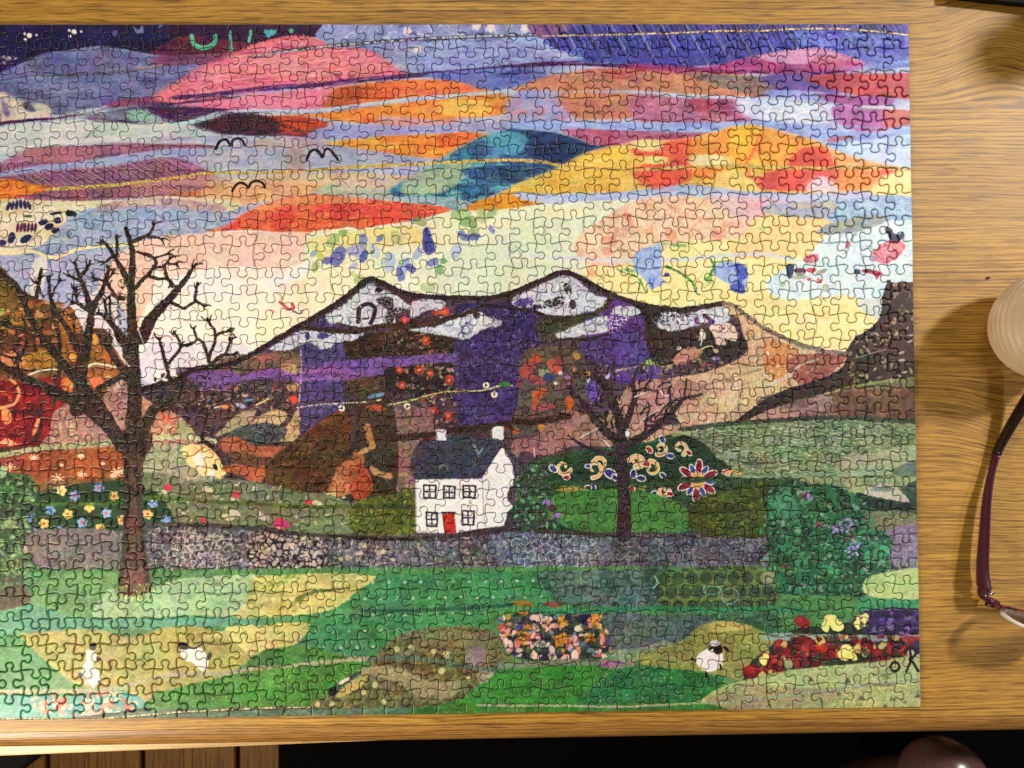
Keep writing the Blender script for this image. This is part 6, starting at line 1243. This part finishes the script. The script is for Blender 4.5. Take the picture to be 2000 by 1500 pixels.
# ------------------------------------------------------------------ cream ribbed pot, plus an unseen loop added for its shadow
pc = at(2060, 635, .036)
pot = thing("ribbed_pot", "cream ribbed round pot, cut by the right side of the picture above the glasses", "pot", (pc.x, pc.y, 0))
mpz = NT("cream_glaze"); tc = mpz.add('ShaderNodeTexCoord').outputs['Object']
mpz.link(mpz.ramp(mpz.noise(tc, 60, 3), [(.3, "ceb294"), (.7, "e0c8aa")]), mpz.b.inputs['Base Color']); mpz.b.inputs['Roughness'].default_value = .5
mpz.b.inputs['Subsurface Weight'].default_value = 0
prof = []
N = 150
for i in range(N + 1):
    a = math.pi * (.5 * (i / N) * 1.94 - .47)         # from base up over the dome
    r = .0372 * math.cos(a) ** .85 if math.cos(a) > 0 else 0
    z = .036 + .034 * math.sin(a)
    rib = .00036 * math.cos(i * 2 * math.pi / 7.0) if 6 < i < N - 6 else 0
    prof.append((max(r + rib * math.cos(a), .0004), z + rib * math.sin(a)))
seg = 96; vs, fs = [], []
for r, z in prof:
    for k in range(seg):
        an = 2 * math.pi * k / seg; vs.append((r * math.cos(an), r * math.sin(an), z))
for i in range(N):
    for k in range(seg):
        j = (k + 1) % seg; fs.append((i * seg + k, i * seg + j, (i + 1) * seg + j, (i + 1) * seg + k))
fs += [tuple(reversed(range(seg))), tuple(range(N * seg, N * seg + seg))]
mn = min(z for _, z in prof); vs = [(x, y, z - mn + .0003) for x, y, z in vs]
mesh_obj("body", vs, fs, mpz.m, pot, True)
lp = []
for k in range(32):
    a = 2 * math.pi * k / 32
    lp.append(pot.location + Vector((.0045 * math.cos(a), .0155 * math.cos(a), .085 + .0165 * math.sin(a))))
tube("shadow_loop", lp, (.0022, .0022), mpz.m, pot, 10, closed=True)  # out of view, added to throw a ring-shaped shadow on the table

# ------------------------------------------------------------------ black case at the back, right
k0, k1 = at(1850, -3, .003), at(2000, 13, .003)
d = (k1 - k0).normalized(); nrm = Vector((-d.y, d.x, 0))
case = thing("black_case", "flat black case at the far right corner behind the puzzle", "case", (k0.x, k0.y, 0))
M_case = plain("black_plastic", "0a0908", .7, grain=.3, spec=.2)
def quad(o0, l, w_, ins=0): return [(p.x, p.y) for p in (o0 + d * ins + nrm * ins, o0 + d * (l - ins) + nrm * ins, o0 + d * (l - ins) + nrm * (w_ - ins), o0 + d * ins + nrm * (w_ - ins))]
prism("base", quad(k0, .34, .24), .0006, .0046, M_case, case, .003)
prism("lid", quad(k0, .34, .24, -.0012), .0049, .009, M_case, case, .002)
prism("latch", [(p.x, p.y) for p in (k0 + d * .16 - nrm * .004, k0 + d * .19 - nrm * .004, k0 + d * .19 - nrm * .0014, k0 + d * .16 - nrm * .0014)], .004, .011, M_case, case, .0005)

# unseen lidded bottle, added at right to cast a soft shadow into the corner
jc = at(2240, -18, 0)
jar = thing("shadow_bottle", "tall brown bottle out of view, added to shade the far right corner", "bottle", (jc.x, jc.y, 0))
def lathe(name, prof, mat, parent, seg=40):
    vs, fs = [], []
    for r, z in prof:
        for k in range(seg): an = 2 * math.pi * k / seg; vs.append((r * math.cos(an), r * math.sin(an), z))
    for i in range(len(prof) - 1):
        for k in range(seg): j = (k + 1) % seg; fs.append((i * seg + k, i * seg + j, (i + 1) * seg + j, (i + 1) * seg + k))
    fs += [tuple(reversed(range(seg))), tuple(range((len(prof) - 1) * seg, len(prof) * seg))]
    return mesh_obj(name, vs, fs, mat, parent, True)
lathe("body", [(.018, .0004), (.022, .002), (.0235, .006), (.0235, .110), (.022, .118), (.018, .1216)], plain("brown_glass", "3c1c0c", .1), jar)
lathe("lid", [(.0195, .1218), (.0205, .1226), (.0205, .134), (.0195, .1355), (.001, .1358)], M_case, jar)

# ------------------------------------------------------------------ chair whose rounded back shows at the lower right
cz = -.055
cc = at(1843, 1528, cz - .027)
chair = thing("brown_chair", "polished dark brown chair back, round on top, below the table edge at right", "chair", (cc.x, cc.y, -.75))
mch = NT("brown_leather"); tc = mch.add('ShaderNodeTexCoord').outputs['Object']
nz = mch.noise(tc, 420, 3)
mch.link(mch.ramp(nz, [(.3, "523a37"), (.7, "624744")]), mch.b.inputs['Base Color']); mch.b.inputs['Roughness'].default_value = .26; mch.b.inputs['Coat Weight'].default_value = .5; mch.bump(nz, .08, .0003)
W2 = .0345
vs, fs = [], []; NU, NV = 40, 24
for j in range(NV + 1):
    v = j / NV * math.pi
    for i in range(NU):
        u = i / NU * 2 * math.pi
        cx, sy = math.cos(u), math.sin(u)
        rr_ = math.sin(v) ** .8
        z = math.cos(v)
        z = math.copysign(abs(z) ** .9, z)
        vs.append((W2 * cx * rr_, .036 * sy * rr_, .0 + .03 * z))
for j in range(NV):
    for i in range(NU):
        k = (i + 1) % NU; fs.append((j * NU + i, (j + 1) * NU + i, (j + 1) * NU + k, j * NU + k))
top_ = Vector((0, 0, cz - .027 + .75))
o = mesh_obj("back_knob", [Vector(v) + top_ for v in vs], fs, mch.m, chair, True)
M_cw = wood("chair_wood", "2c1a10", "20120a", "140a06", figure=False)
o = lathe("collar", [(.016, .0), (.018, .004), (.018, .010), (.016, .014)], M_cw, chair); o.location = (0, 0, .75 + cz - .058)
tube("back_post", [cc + Vector((0, -.004, -.030)), cc + Vector((0, -.05, -.12)), cc + Vector((0, -.13, -.24)), Vector((cc.x, cc.y - .16, -.30))], (.014, .012), M_cw, chair)
sx = .0
vs = [(a, b, z) for z in (.40, .44) for a, b in ((-.06, -.42), (.42, -.42), (.42, .02), (-.06, .02))]
prism("seat", [(cc.x + a, cc.y + b) for a, b in ((-.2, -.55), (.22, -.55), (.22, -.13), (-.2, -.13))], -.75 + .42, -.75 + .45, mch.m, chair, .008)
for a, b in ((-.17, -.53), (.19, -.53), (.19, -.37), (-.17, -.37)):
    o = lathe("leg", [(.012, .0087 + 0), (.017, .2), (.018, .4195)], M_cw, chair, 16); o.location = (a, b, 0)

# a crumb left on the table
cp = at(1930, 543, .0006)
vs, fs = [], []
rc_ = random.Random(3)
bmc = bmesh.new(); bmesh.ops.create_icosphere(bmc, subdivisions=2, radius=.0009)
for v in bmc.verts: v.co = Vector((v.co.x * 1.3, v.co.y, v.co.z * .7)) * (1 + rc_.uniform(-.18, .18))
mec = bpy.data.meshes.new("crumb"); bmc.to_mesh(mec); bmc.free(); mec.materials.append(plain("dark_crumb", "2c1a10", .8))
cr = bpy.data.objects.new("crumb", mec); col.objects.link(cr); cr.location = cp
cr['label'] = "tiny dark crumb on the oak, up and left of the ribbed pot"; cr['category'] = "crumb"
